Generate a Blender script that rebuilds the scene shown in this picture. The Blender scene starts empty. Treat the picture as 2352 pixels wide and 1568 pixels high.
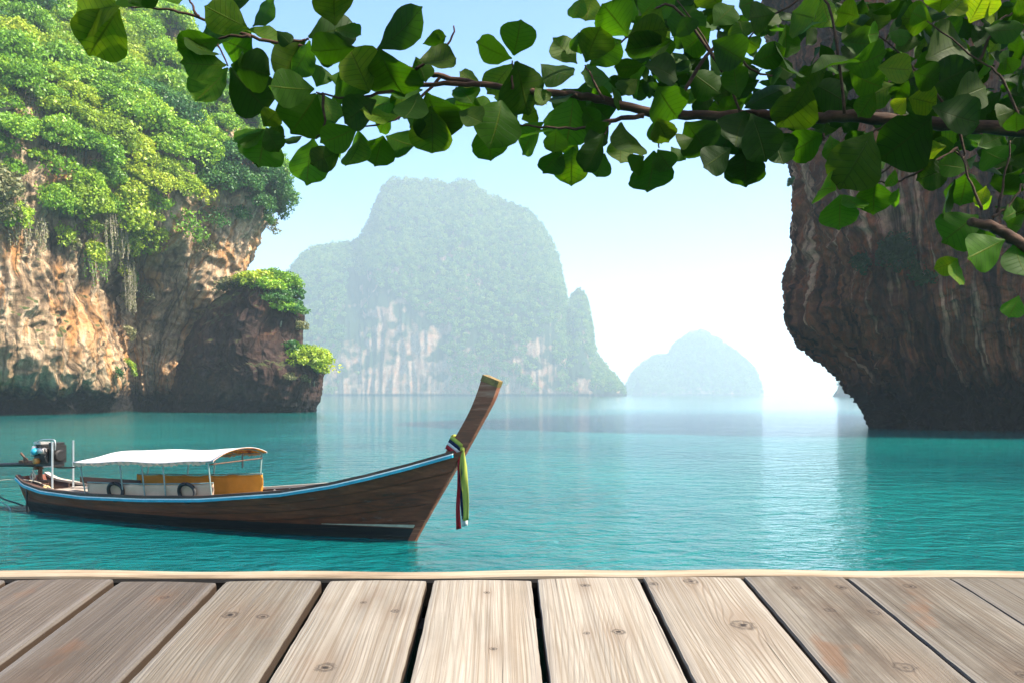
import bpy, bmesh, math, random
import numpy as np
from mathutils import Vector, Matrix, Quaternion

# ------------------------------------------------------------------ camera, sky, sun, exposure
SC = bpy.context.scene
COL = SC.collection
H = 3.0                      # eye height above the water
F, CX, HY = 1960.0, 1176.0, 905.0
cam_d = bpy.data.cameras.new('camera')
cam = bpy.data.objects.new('camera', cam_d)
COL.objects.link(cam)
cam.location = (0, 0, H)
cam.rotation_euler = (math.radians(90), 0, 0)
cam_d.sensor_width = 36.0
cam_d.lens = 30.0
cam_d.shift_y = 121.0 / 2352.0
cam_d.clip_start = 0.05
cam_d.clip_end = 40000
SC.camera = cam

SUN_AZ, SUN_EL = math.radians(104), math.radians(49)
SUN = Vector((math.sin(SUN_AZ) * math.cos(SUN_EL), math.cos(SUN_AZ) * math.cos(SUN_EL), math.sin(SUN_EL)))
world = bpy.data.worlds.new('World')
SC.world = world
world.use_nodes = True
wn = world.node_tree.nodes
wl = world.node_tree.links
wn.clear()
sky_n = wn.new('ShaderNodeTexSky')
sky_n.sky_type = 'NISHITA'
sky_n.sun_disc = False
sky_n.sun_elevation = SUN_EL
sky_n.sun_rotation = SUN_AZ
sky_n.altitude = 0
sky_n.air_density = 1.0
sky_n.dust_density = 2.6
sky_n.ozone_density = 2.0
bg = wn.new('ShaderNodeBackground')
bg.inputs['Strength'].default_value = 0.1
wo = wn.new('ShaderNodeOutputWorld')
hsv = wn.new('ShaderNodeHueSaturation')
hsv.inputs['Hue'].default_value = 0.505
hsv.inputs['Saturation'].default_value = 1.5
wl.new(sky_n.outputs[0], hsv.inputs['Color'])
wl.new(hsv.outputs[0], bg.inputs['Color'])
wl.new(bg.outputs[0], wo.inputs['Surface'])

sun_d = bpy.data.lights.new('sun', 'SUN')
sun_d.energy = 5.0
sun_d.angle = math.radians(0.55)
sun_d.color = (1.0, 0.92, 0.78)
sun_o = bpy.data.objects.new('sun', sun_d)
COL.objects.link(sun_o)
sun_o.rotation_euler = SUN.to_track_quat('Z', 'Y').to_euler()
sun_o.location = (60, 0, 120)

SC.view_settings.view_transform = 'Standard'
SC.view_settings.look = 'None'
SC.view_settings.exposure = 1.7
SC.view_settings.gamma = 1.0
SC.view_settings.use_curve_mapping = False
SC.render.engine = 'CYCLES'
SC.cycles.use_denoising = True
SC.cycles.denoiser = 'OPENIMAGEDENOISE'
SC.cycles.denoising_input_passes = 'RGB_ALBEDO_NORMAL'
SC.cycles.denoising_prefilter = 'ACCURATE'
SC.cycles.use_adaptive_sampling = True
SC.cycles.adaptive_threshold = 0.02
SC.cycles.max_bounces = 6
SC.cycles.diffuse_bounces = 2
SC.cycles.glossy_bounces = 3
SC.cycles.transmission_bounces = 3
SC.cycles.volume_bounces = 1
SC.cycles.transparent_max_bounces = 8
SC.cycles.caustics_reflective = False
SC.cycles.caustics_refractive = False
SC.cycles.sample_clamp_indirect = 6.0

# ------------------------------------------------------------------ helpers
rng = random.Random(7)
nrng = np.random.default_rng(7)


def P(px, py, d):
    """A point d metres away, seen at (px, py) on the 2352-wide picture."""
    return np.array([(px - CX) / F * d, d, H + (HY - py) / F * d])


def link(o, parent=None):
    COL.objects.link(o)
    if parent is not None:
        o.parent = parent
    return o


def mesh_obj(name, v, f, mat=None, parent=None, smooth=False, uv=None):
    me = bpy.data.meshes.new(name)
    if isinstance(v, np.ndarray) and isinstance(f, np.ndarray):
        n, k = f.shape
        me.vertices.add(len(v))
        me.vertices.foreach_set('co', np.ascontiguousarray(v, dtype=np.float32).ravel())
        me.loops.add(n * k)
        me.loops.foreach_set('vertex_index', f.astype(np.int32).ravel())
        me.polygons.add(n)
        me.polygons.foreach_set('loop_start', np.arange(0, n * k, k, dtype=np.int32))
        me.polygons.foreach_set('loop_total', np.full(n, k, dtype=np.int32))
        me.update(calc_edges=True)
    else:
        me.from_pydata([tuple(map(float, p)) for p in v], [], [tuple(int(i) for i in q) for q in f])
        me.update()
    if smooth:
        me.polygons.foreach_set('use_smooth', np.ones(len(me.polygons), dtype=bool))
    if uv is not None:
        lay = me.uv_layers.new(name='UVMap')
        li = np.empty(len(me.loops), dtype=np.int32)
        me.loops.foreach_get('vertex_index', li)
        lay.data.foreach_set('uv', np.asarray(uv, dtype=np.float32)[li].ravel())
    me.validate()
    if mat is not None:
        me.materials.append(mat)
    o = bpy.data.objects.new(name, me)
    return link(o, parent)


def empty(name, loc=(0, 0, 0), rz=0.0):
    o = bpy.data.objects.new(name, None)
    o.empty_display_size = 0.3
    o.location = loc
    o.rotation_euler = (0, 0, rz)
    return link(o)


def tag(o, label=None, cat=None, group=None, kind=None):
    if label: o['label'] = label
    if cat: o['category'] = cat
    if group: o['group'] = group
    if kind: o['kind'] = kind
    return o


def child_copy(src, parent, mat=None):
    c = src.copy()
    link(c, parent)
    return c


# --- vectorised gradient noise
_pr = np.random.default_rng(3)
_perm = _pr.permutation(512)
_perm = np.concatenate([_perm, _perm, _perm])
_grad = _pr.normal(size=(512, 3))
_grad /= np.linalg.norm(_grad, axis=1)[:, None]


def noise3(p):
    p = np.asarray(p, dtype=np.float64)
    i = np.floor(p).astype(np.int64)
    f = p - i
    u = f * f * f * (f * (f * 6 - 15) + 10)
    i &= 511
    out = 0
    for dx in (0, 1):
        wx = u[:, 0] if dx else 1 - u[:, 0]
        for dy in (0, 1):
            wy = u[:, 1] if dy else 1 - u[:, 1]
            for dz in (0, 1):
                wz = u[:, 2] if dz else 1 - u[:, 2]
                h = _perm[_perm[_perm[(i[:, 0] + dx) & 511] + ((i[:, 1] + dy) & 511)] + ((i[:, 2] + dz) & 511)] & 511
                g = _grad[h]
                out = out + wx * wy * wz * (g[:, 0] * (f[:, 0] - dx) + g[:, 1] * (f[:, 1] - dy) + g[:, 2] * (f[:, 2] - dz))
    return out * 1.4


def fbm(p, octv=4, lac=2.1, gain=0.5, ridged=False):
    a, s, n = 1.0, 0.0, 0.0
    q = np.array(p, dtype=np.float64)
    for k in range(octv):
        v = noise3(q + 17.3 * k)
        s = s + a * ((1 - 2 * np.abs(v)) if ridged else v)
        n += a
        a *= gain
        q = q * lac
    return s / n


def cr(ctrl, n):
    """Catmull-Rom interpolation along axis 0 of ctrl to n samples."""
    m = len(ctrl)
    t = np.linspace(0, m - 1, n)
    i = np.minimum(t.astype(int), m - 2)
    f = (t - i).reshape((-1,) + (1,) * (ctrl.ndim - 1))
    p0 = ctrl[np.maximum(i - 1, 0)]
    p1 = ctrl[i]
    p2 = ctrl[i + 1]
    p3 = ctrl[np.minimum(i + 2, m - 1)]
    return 0.5 * (2 * p1 + (p2 - p0) * f + (2 * p0 - 5 * p1 + 4 * p2 - p3) * f ** 2 + (3 * p1 - p0 - 3 * p2 + p3) * f ** 3)


def grid_faces(nr, nc):
    a = (np.arange(nr - 1)[:, None] * nc + np.arange(nc - 1)[None, :]).ravel()
    return np.stack([a, a + 1, a + nc + 1, a + nc], axis=1)


def grid_normals(g):
    du = np.gradient(g, axis=1)
    dv = np.gradient(g, axis=0)
    n = np.cross(du, dv)
    n /= np.linalg.norm(n, axis=2)[:, :, None] + 1e-9
    return n


def grid_uv(g):
    du = np.linalg.norm(np.diff(g, axis=1), axis=2)
    dv = np.linalg.norm(np.diff(g, axis=0), axis=2)
    u = np.concatenate([[0], np.cumsum(du.mean(axis=0))])
    v = np.concatenate([[0], np.cumsum(dv.mean(axis=1))])
    return np.stack(np.broadcast_arrays(u[None, :], v[:, None]), axis=2)


def tube(pts, rad, sides=6, closed=False, cap=True):
    pts = [np.array(p, dtype=float) for p in pts]
    n = len(pts)
    if not hasattr(rad, '__len__'):
        rad = [rad] * n
    v, f = [], []
    up = np.array([0.13, 0.21, 0.97])
    for i in range(n):
        if closed:
            t = pts[(i + 1) % n] - pts[i - 1]
        else:
            t = pts[min(i + 1, n - 1)] - pts[max(i - 1, 0)]
        t = t / (np.linalg.norm(t) + 1e-9)
        if abs(t @ up) > 0.95:
            up = np.array([0.97, 0.13, 0.2])
        a = np.cross(t, up); a /= np.linalg.norm(a)
        b = np.cross(t, a)
        up = -b if not closed else up
        for k in range(sides):
            w = 2 * math.pi * k / sides
            v.append(pts[i] + rad[i] * (math.cos(w) * a + math.sin(w) * b))
    for i in range(n if closed else n - 1):
        j = (i + 1) % n
        for k in range(sides):
            l = (k + 1) % sides
            f.append((i * sides + k, i * sides + l, j * sides + l, j * sides + k))
    if cap and not closed:
        f.append(tuple(range(sides - 1, -1, -1)))
        f.append(tuple((n - 1) * sides + k for k in range(sides)))
    return v, f


def join(*vf):
    V, Fc = [], []
    for v, f in vf:
        o = len(V)
        V.extend(v)
        Fc.extend([tuple(i + o for i in q) for q in f])
    return V, Fc


def box(c, s, rot=None):
    v = []
    for x in (-.5, .5):
        for y in (-.5, .5):
            for z in (-.5, .5):
                p = np.array([x * s[0], y * s[1], z * s[2]])
                if rot is not None:
                    p = np.array(rot) @ p
                v.append(p + np.array(c, dtype=float))
    return v, [(0, 1, 3, 2), (4, 6, 7, 5), (0, 4, 5, 1), (2, 3, 7, 6), (0, 2, 6, 4), (1, 5, 7, 3)]


def bevel(o, w, seg=2):
    bm = bmesh.new()
    bm.from_mesh(o.data)
    bmesh.ops.recalc_face_normals(bm, faces=bm.faces)
    bmesh.ops.bevel(bm, geom=list(bm.edges), offset=w, segments=seg, affect='EDGES', profile=0.6, clamp_overlap=True)
    bm.to_mesh(o.data)
    bm.free()
    return o


def smooth_line(pts, n):
    return cr(np.array(pts, dtype=float), n)


# ------------------------------------------------------------------ material helper
class NT:
    def __init__(self, name):
        self.m = bpy.data.materials.new(name)
        self.m.use_nodes = True
        self.t = self.m.node_tree
        self.t.nodes.clear()
        self.out = self.n('ShaderNodeOutputMaterial')

    def n(self, typ, **kw):
        o = self.t.nodes.new(typ)
        for k, v in kw.items():
            setattr(o, k, v)
        return o

    def l(self, a, b):
        self.t.links.new(a, b)

    def put(self, sock, val):
        if hasattr(val, 'is_output') or hasattr(val, 'links'):
            self.l(val, sock)
        elif isinstance(val, (tuple, list)) and len(val) == 3 and sock.type == 'RGBA':
            sock.default_value = (*val, 1)
        else:
            sock.default_value = val

    def math(self, op, a, b=0.0, c=None, clamp=False):
        o = self.n('ShaderNodeMath', operation=op, use_clamp=clamp)
        self.put(o.inputs[0], a); self.put(o.inputs[1], b)
        if c is not None: self.put(o.inputs[2], c)
        return o.outputs[0]

    def vmul(self, v, s):
        o = self.n('ShaderNodeVectorMath', operation='MULTIPLY')
        self.put(o.inputs[0], v); self.put(o.inputs[1], s)
        return o.outputs[0]

    def vadd(self, v, s):
        o = self.n('ShaderNodeVectorMath', operation='ADD')
        self.put(o.inputs[0], v); self.put(o.inputs[1], s)
        return o.outputs[0]

    def noise(self, v, scale=1.0, detail=4.0, rough=0.55, dist=0.0, lac=2.0, typ='FBM', col=False):
        o = self.n('ShaderNodeTexNoise')
        try: o.noise_type = typ
        except Exception: pass
        if v is not None: self.put(o.inputs['Vector'], v)
        o.inputs['Scale'].default_value = scale
        o.inputs['Detail'].default_value = detail
        o.inputs['Roughness'].default_value = rough
        o.inputs['Lacunarity'].default_value = lac
        o.inputs['Distortion'].default_value = dist
        return o.outputs['Color' if col else 'Fac']

    def ramp(self, fac, stops, interp='LINEAR'):
        o = self.n('ShaderNodeValToRGB')
        e = o.color_ramp.elements
        o.color_ramp.interpolation = interp
        while len(e) < len(stops): e.new(0.5)
        for k, (p, c) in enumerate(stops):
            e[k].position = p
            e[k].color = (*c, 1) if len(c) == 3 else c
        self.put(o.inputs[0], fac)
        return o.outputs[0]

    def mr(self, v, a, b, c=0.0, d=1.0, smooth=False):
        o = self.n('ShaderNodeMapRange')
        if smooth: o.interpolation_type = 'SMOOTHSTEP'
        self.put(o.inputs[0], v)
        for k, x in enumerate((a, b, c, d)): o.inputs[k + 1].default_value = x
        return o.outputs[0]

    def mix(self, fac, a, b, mode='MIX'):
        o = self.n('ShaderNodeMix', data_type='RGBA', blend_type=mode)
        self.put(o.inputs[0], fac); self.put(o.inputs[6], a); self.put(o.inputs[7], b)
        return o.outputs[2]

    def sep(self, v):
        o = self.n('ShaderNodeSeparateXYZ'); self.put(o.inputs[0], v); return o.outputs

    def comb(self, x, y, z=0.0):
        o = self.n('ShaderNodeCombineXYZ')
        for k, q in enumerate((x, y, z)): self.put(o.inputs[k], q)
        return o.outputs[0]

    def bump(self, h, strength=0.5, dist=0.1, normal=None):
        o = self.n('ShaderNodeBump')
        o.inputs['Strength'].default_value = strength
        o.inputs['Distance'].default_value = dist
        self.put(o.inputs['Height'], h)
        if normal is not None: self.l(normal, o.inputs['Normal'])
        return o.outputs[0]

    def bsdf(self, color, rough=0.6, spec=0.5, normal=None, metal=0.0, ior=None, **kw):
        o = self.n('ShaderNodeBsdfPrincipled')
        self.put(o.inputs['Base Color'], color)
        self.put(o.inputs['Roughness'], rough)
        o.inputs['Specular IOR Level'].default_value = spec
        o.inputs['Metallic'].default_value = metal
        if ior: o.inputs['IOR'].default_value = ior
        if normal is not None: self.l(normal, o.inputs['Normal'])
        for k, v in kw.items(): self.put(o.inputs[k], v)
        return o.outputs[0]

    def done(self, sh):
        self.l(sh, self.out.inputs['Surface'])
        return self.m


def plain(name, col, rough=0.5, spec=0.5, metal=0.0, var=0.25, scale=8.0, bump=0.0):
    t = NT(name)
    co = t.n('ShaderNodeTexCoord').outputs['Object']
    nz = t.noise(co, scale, 5, 0.6)
    dark = tuple(c * (1 - var) for c in col)
    light = tuple(min(1, c * (1 + var)) for c in col)
    c = t.ramp(nz, [(0.3, dark), (0.7, light)])
    nm = t.bump(t.noise(co, scale * 4, 4), bump, 0.01) if bump else None
    return t.done(t.bsdf(c, rough, spec, nm, metal))


# ------------------------------------------------------------------ surface materials
def rock_material(name, stops, sx=0.55, sy=0.05, tide=2.4, warp=1.2, patch=None, soil=None, bumpd=0.5, tide_col=(0.012, 0.011, 0.011), con=1.0, slo=0.5):
    t = NT(name)
    tc = t.n('ShaderNodeTexCoord')
    ob, uv = tc.outputs['Object'], tc.outputs['UV']
    wob = t.noise(uv, 0.12, 3, 0.5, col=True)
    uvw = t.vadd(uv, t.vmul(t.vadd(wob, (-0.5, -0.5, -0.5)), (warp * 3, warp * 3, 0)))
    st = t.noise(t.vmul(uvw, (sx, sy, 1)), 1.0, 8, 0.62, dist=0.3)
    st2 = t.noise(t.vmul(uvw, (sx * 3.1, sy * 2.5, 1)), 1.0, 6, 0.6)
    big = t.noise(ob, 0.055, 4, 0.55)
    fac = t.math('ADD', t.math('MULTIPLY', st, 0.75), t.math('MULTIPLY', st2, 0.25))
    fac = t.math('ADD', fac, t.math('MULTIPLY', t.math('SUBTRACT', big, 0.5), 0.5))
    fac = t.math('ADD', t.math('MULTIPLY', t.math('SUBTRACT', fac, 0.5), con), 0.5)
    col = t.ramp(fac, stops)
    fine = t.noise(ob, 2.2, 8, 0.7)
    col = t.mix(0.75, col, t.ramp(fine, [(0.3, (0.35, 0.33, 0.32)), (0.55, (0.9, 0.9, 0.9)), (0.75, (1.3, 1.28, 1.25))]), 'MULTIPLY')
    if patch:
        pm = t.mr(t.noise(t.vmul(uvw, (sx * 0.45, sy * 1.6, 1)), 1.0, 5, 0.6), 0.52, 0.62)
        col = t.mix(t.math('MULTIPLY', pm, patch[1]), col, patch[0])
    cr_ = t.n('ShaderNodeTexVoronoi', feature='DISTANCE_TO_EDGE')
    t.put(cr_.inputs['Vector'], t.vmul(uvw, (0.45, 0.14, 1)))
    cr_.inputs['Scale'].default_value = 1.0
    crack = t.mr(cr_.outputs[0], 0.0, 0.07, 0.0, 1.0)
    col = t.mix(t.math('MULTIPLY', t.math('SUBTRACT', 1.0, crack), 0.55), col, (0.012, 0.009, 0.008))
    z = t.sep(ob)[2]
    if soil:
        nz = t.sep(t.n('ShaderNodeNewGeometry').outputs['Normal'])[2]
        sm = t.math('MULTIPLY', t.mr(t.math('ADD', nz, t.math('MULTIPLY', t.math('SUBTRACT', big, 0.5), 0.8)), slo, slo + 0.2), 1.0)
        col = t.mix(sm, col, soil)
    zz = t.math('ADD', z, t.math('MULTIPLY', t.math('SUBTRACT', t.noise(t.vmul(ob, (1, 1, 0.25)), 0.6, 5, 0.65), 0.5), -tide * 1.2))
    tm = t.mr(zz, tide * 0.55, tide * 1.25, 1.0, 0.0, True)
    col = t.mix(tm, col, tide_col)
    h = t.math('ADD', t.math('MULTIPLY', fine, 0.8), t.math('MULTIPLY', st2, 1.0))
    h = t.math('ADD', h, t.math('MULTIPLY', crack, 0.35))
    nm = t.bump(h, 0.9, bumpd)
    return t.done(t.bsdf(col, 0.9, 0.15, nm))


M_ROCK_LEFT = rock_material('limestone_ochre', [
    (0.30, (0.0425, 0.0281, 0.0186)), (0.40, (0.1700, 0.1147, 0.0713)), (0.47, (0.3570, 0.2442, 0.1457)), (0.53, (0.5270, 0.3922, 0.2604)),
    (0.58, (0.4080, 0.1998, 0.0744)), (0.64, (0.4675, 0.3108, 0.1860)), (0.72, (0.6120, 0.4884, 0.3472))],
    patch=((0.50, 0.22, 0.06), 0.55), soil=(0.05, 0.07, 0.022), tide=4.6)
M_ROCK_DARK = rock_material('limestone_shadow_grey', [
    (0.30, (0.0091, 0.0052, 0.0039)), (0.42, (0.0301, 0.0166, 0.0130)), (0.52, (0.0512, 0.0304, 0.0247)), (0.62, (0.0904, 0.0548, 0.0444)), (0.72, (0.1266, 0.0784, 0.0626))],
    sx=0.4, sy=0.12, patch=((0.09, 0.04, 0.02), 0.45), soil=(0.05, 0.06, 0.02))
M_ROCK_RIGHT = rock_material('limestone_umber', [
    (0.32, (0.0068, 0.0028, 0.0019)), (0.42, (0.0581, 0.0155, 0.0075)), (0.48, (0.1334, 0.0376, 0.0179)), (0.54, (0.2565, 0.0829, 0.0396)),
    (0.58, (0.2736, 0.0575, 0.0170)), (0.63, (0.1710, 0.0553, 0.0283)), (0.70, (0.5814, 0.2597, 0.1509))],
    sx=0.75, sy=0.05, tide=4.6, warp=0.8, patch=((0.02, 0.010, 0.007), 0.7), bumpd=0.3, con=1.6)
M_ROCK_FAR = rock_material('limestone_pale_far', [
    (0.32, (0.1404, 0.0888, 0.0630)), (0.43, (0.3120, 0.1702, 0.1050)), (0.50, (0.4368, 0.3108, 0.2240)), (0.58, (0.4368, 0.2072, 0.1050)), (0.68, (0.5148, 0.3996, 0.3080))],
    sx=0.055, sy=0.0055, tide=5.0, warp=10.0, slo=0.12, soil=(0.016, 0.034, 0.012), bumpd=2.0)


def sea_material():
    t = NT('sea_water')
    co = t.n('ShaderNodeTexCoord').outputs['Object']
    w0 = t.noise(t.vmul(co, (0.10, 0.16, 1)), 1.0, 2, 0.5)
    w1 = t.noise(t.vmul(co, (0.85, 1.25, 1)), 1.0, 3, 0.55, dist=0.4)
    w2 = t.noise(t.vmul(co, (2.8, 4.6, 1)), 1.0, 4, 0.6, dist=0.5)
    h = t.math('ADD', t.math('MULTIPLY', w1, 0.32), t.math('MULTIPLY', w2, 0.12))
    h = t.math('ADD', h, t.math('MULTIPLY', w0, 0.25))
    ln = t.n('ShaderNodeVectorMath', operation='LENGTH'); t.put(ln.inputs[0], co)
    h = t.math('MULTIPLY', h, t.mr(ln.outputs['Value'], 14, 190, 1.0, 0.12))
    nm = t.bump(h, 1.0, 1.0)
    depth = t.noise(co, 0.045, 4, 0.55)
    col = t.ramp(depth, [(0.32, (0.0, 0.055, 0.062)), (0.68, (0.003, 0.14, 0.125))])
    return t.done(t.bsdf(col, 0.04, 0.5, nm, ior=1.333))


M_SEA = sea_material()


def foliage_material(name, dark, light, yellow, trans=0.35, haze_far=False):
    t = NT(name)
    oi = t.n('ShaderNodeObjectInfo')
    at = t.n('ShaderNodeAttribute', attribute_name='tone')
    co = t.n('ShaderNodeTexCoord').outputs['Object']
    f = t.math('ADD', t.math('MULTIPLY', at.outputs['Fac'], 0.6), t.math('MULTIPLY', oi.outputs['Random'], 0.4))
    c = t.ramp(f, [(0.15, dark), (0.5, light), (0.85, yellow)])
    d = t.n('ShaderNodeBsdfDiffuse'); t.put(d.inputs[0], c)
    tr = t.n('ShaderNodeBsdfTranslucent'); t.put(tr.inputs[0], t.mix(1.0, c, (1.25, 1.15, 0.5), 'MULTIPLY'))
    m = t.n('ShaderNodeMixShader'); m.inputs[0].default_value = trans
    t.l(d.outputs[0], m.inputs[1]); t.l(tr.outputs[0], m.inputs[2])
    g = t.n('ShaderNodeBsdfGlossy'); g.inputs['Roughness'].default_value = 0.45; g.inputs['Color'].default_value = (1, 1, 1, 1)
    m2 = t.n('ShaderNodeMixShader'); m2.inputs[0].default_value = 0.0 if haze_far else 0.02
    t.l(m.outputs[0], m2.inputs[1]); t.l(g.outputs[0], m2.inputs[2])
    return t.done(m2.outputs[0])


M_FOL = {
    'green': foliage_material('leaves_jungle_green', (0.045, 0.13, 0.008), (0.16, 0.33, 0.018), (0.36, 0.50, 0.035)),
    'yellow': foliage_material('leaves_yellow_green', (0.11, 0.19, 0.010), (0.25, 0.37, 0.022), (0.46, 0.50, 0.04)),
    'deep': foliage_material('leaves_deep_green', (0.014, 0.06, 0.014), (0.04, 0.14, 0.028), (0.10, 0.22, 0.035)),
    'olive': foliage_material('leaves_dry_olive', (0.08, 0.09, 0.035), (0.17, 0.18, 0.075), (0.30, 0.27, 0.13)),
    'far': foliage_material('leaves_far_forest', (0.006, 0.03, 0.012), (0.045, 0.12, 0.03), (0.16, 0.23, 0.05), haze_far=True),
}
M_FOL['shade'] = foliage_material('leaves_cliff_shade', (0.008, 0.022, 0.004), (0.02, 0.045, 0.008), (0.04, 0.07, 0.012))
M_BARK = plain('bark_grey_brown', (0.14, 0.105, 0.075), 0.9, 0.2, scale=3.0, bump=0.4)
M_TWIG = plain('bark_pale_twig', (0.30, 0.26, 0.20), 0.9, 0.2, scale=3.0)

# ------------------------------------------------------------------ sea
sv, sf = [], []
R = 12000.0
sea = mesh_obj('sea', [(-R, -R, 0), (R, -R, 0), (R, R, 0), (-R, R, 0)], [(0, 1, 2, 3)], M_SEA)
tag(sea, 'calm turquoise sea reaching to the hazy horizon', kind='structure')


# ------------------------------------------------------------------ cliffs
def zpt(px, d, z):
    return np.array([(px - CX) / F * d, d, z])


def build_patch(name, net, nr, nc, amp_big, amp_flute, amp_fine, flute_w, mat, flip=False, big_scale=18.0, zfade=None, flute_h=None):
    g = cr(np.swapaxes(cr(np.swapaxes(net, 0, 1), nc), 0, 1), nr)
    n = grid_normals(g)
    if flip: n = -n
    uv = grid_uv(g)
    p = g.reshape(-1, 3)
    q = uv.reshape(-1, 2)
    fh = flute_h or flute_w * 7
    disp = amp_big * fbm(p / big_scale, 3)
    wob = fbm(np.stack([q[:, 0] / (flute_w * 5), q[:, 1] / (flute_w * 5), np.zeros(len(q))], 1), 3)
    fl = fbm(np.stack([q[:, 0] / flute_w + wob * 1.5, q[:, 1] / fh, np.full(len(q), 3.3)], 1), 3, ridged=True)
    mask = 0.35 + 0.65 * np.clip(fbm(p / (big_scale * 0.8) + 5.0, 2) * 2 + 0.5, 0, 1)
    disp = disp + amp_flute * (fl - 0.3) * mask
    disp = disp + amp_fine * fbm(p / (flute_w * 0.55), 4, ridged=True)
    if zfade is not None:
        disp = disp * np.clip((p[:, 2] + 4) / zfade, 0.25, 1)
    v = p + n.reshape(-1, 3) * disp[:, None]
    f = grid_faces(nr, nc)
    if flip: f = f[:, ::-1]
    o = mesh_obj(name, v, f, mat, smooth=True, uv=q)
    return o, v.reshape(nr, nc, 3), n


# left cliff: rows bottom to top, columns left to right then round the back
zr = [-4, 0.3, 3, 7, 15, 25, 34, 44, 58, 78, 105, 122]
cols_px = [
    [-520] * 12,
    [-150] * 12,
    [90, 90, 90, 90, 90, 90, 90, 90, 70, 30, -20, -60],
    [232, 232, 235, 240, 240, 238, 240, 240, 210, 140, 60, 0],
    [300, 300, 298, 294, 292, 296, 320, 350, 310, 230, 120, 40],
    [345, 345, 345, 345, 362, 400, 445, 472, 420, 320, 190, 70],
    [425, 425, 425, 428, 462, 530, 588, 596, 520, 395, 250, 100],
    [330, 330, 330, 330, 360, 410, 450, 470, 420, 310, 180, 80]]
cols_d = [
    [100, 101, 100, 97, 97, 98, 98, 104, 116, 134, 165, 195],
    [115, 116, 115, 112, 112, 113, 113, 118, 129, 147, 175, 200],
    [125, 126, 125, 121, 121, 121, 120, 126, 138, 156, 182, 210],
    [138, 139, 138, 134, 133, 132, 129, 133, 146, 164, 190, 215],
    [153, 154, 154, 152, 151, 147, 138, 141, 153, 172, 196, 220],
    [158, 158, 157, 155, 153, 150, 147, 149, 159, 178, 200, 222],
    [164, 164, 164, 164, 164, 163, 163, 164, 171, 186, 206, 226],
    [230, 230, 230, 230, 230, 228, 226, 226, 228, 232, 240, 246]]
net = np.array([[zpt(cols_px[c][r], cols_d[c][r], zr[r]) for c in range(8)] for r in range(12)])
left_cliff, LG, LN = build_patch('left_cliff', net, 420, 560, 5.0, 2.3, 1.0, 3.4, M_ROCK_LEFT, zfade=9)
tag(left_cliff, 'tall sunlit ochre limestone cliff with streaked overhangs', kind='structure')

# dark sea rock in front of it (closed round a vertical axis)
zr2 = [-3, 0.2, 2.5, 5.4, 7.0, 8.4, 13, 17.6, 20.2, 20.8]
Lp = [402, 402, 402, 406, 410, 415, 442, 488, 540, 580]
Rp = [712, 714, 728, 738, 736, 696, 682, 686, 652, 610]
net2 = []
for r, z in enumerate(zr2):
    a, b = Lp[r], Rp[r]
    w = b - a
    inset = [1.0, 1.2, 0.3, -0.6, -0.8, -0.5, 0.0, 1.0, 3.0, 6.0][r]
    deep = [1, 1, 1, 1, 1, .95, .8, .65, .4, .12][r]
    ring = [(a, 147), (a + w * .14, 141 + inset), (a + w * .38, 137.5 + inset), (a + w * .62, 137 + inset), (a + w * .88, 140 + inset),
            (b, 147), (a + w * .85, 147 + 11 * deep), (a + w * .5, 147 + 14 * deep), (a + w * .15, 147 + 11 * deep), (a, 147)]
    net2.append([zpt(px, d, z) for px, d in ring])
net2 = np.array(net2)
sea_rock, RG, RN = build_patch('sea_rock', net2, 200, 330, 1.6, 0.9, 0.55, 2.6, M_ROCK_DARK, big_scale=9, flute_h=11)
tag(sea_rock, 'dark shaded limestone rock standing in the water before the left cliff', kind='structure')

# right cliff
zr3 = [-3, 0.0, 1.85, 3.6, 5.7, 8.2, 9.5, 10.8, 13.1, 16.2, 22.3, 26.1, 31, 35.7, 39.5, 43, 46]
Ep = [2030, 2024, 2000, 1976, 1936, 1862, 1828, 1824, 1834, 1830, 1826, 1815, 1797, 1791, 1784, 1800, 1850]
un = [8, 8, 7, 5.4, 3.6, 1.8, 0.9, 0.3, 0, 0, 0, 0.2, 0.5, 1, 2, 5, 12]
sh = [120, 118, 108, 92, 70, 42, 28, 16, 6, 0, 0, 0, 0, 0, 0, 0, 0]
net3 = []
for r, z in enumerate(zr3):
    e = Ep[r] + 16
    s = sh[r]; u = un[r]
    top = max(0, r - 14) * 8
    row = [zpt(e + 260, 125, z), zpt(e + 40, 92, z), zpt(e, 76 + top * .3, z), zpt(e + 70 + s * .3, 69.5 + u * .55 + top * .5, z), zpt(1990 + s, 66 + u * .8, z), zpt(2130 + s, 63.5 + u, z),
           zpt(2290 + s, 61 + u, z), zpt(2470 + s, 58 + u, z), zpt(2720 + s, 56 + u, z), zpt(3050, 56 + u, z), zpt(3500, 64 + u, z), zpt(3900, 95, z)]
    net3.append(row)
net3 = np.array(net3)
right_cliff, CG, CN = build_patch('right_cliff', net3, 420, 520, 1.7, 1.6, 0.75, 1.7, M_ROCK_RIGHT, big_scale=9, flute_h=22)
tag(right_cliff, 'dark overhanging umber limestone cliff on the right', kind='structure')


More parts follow.
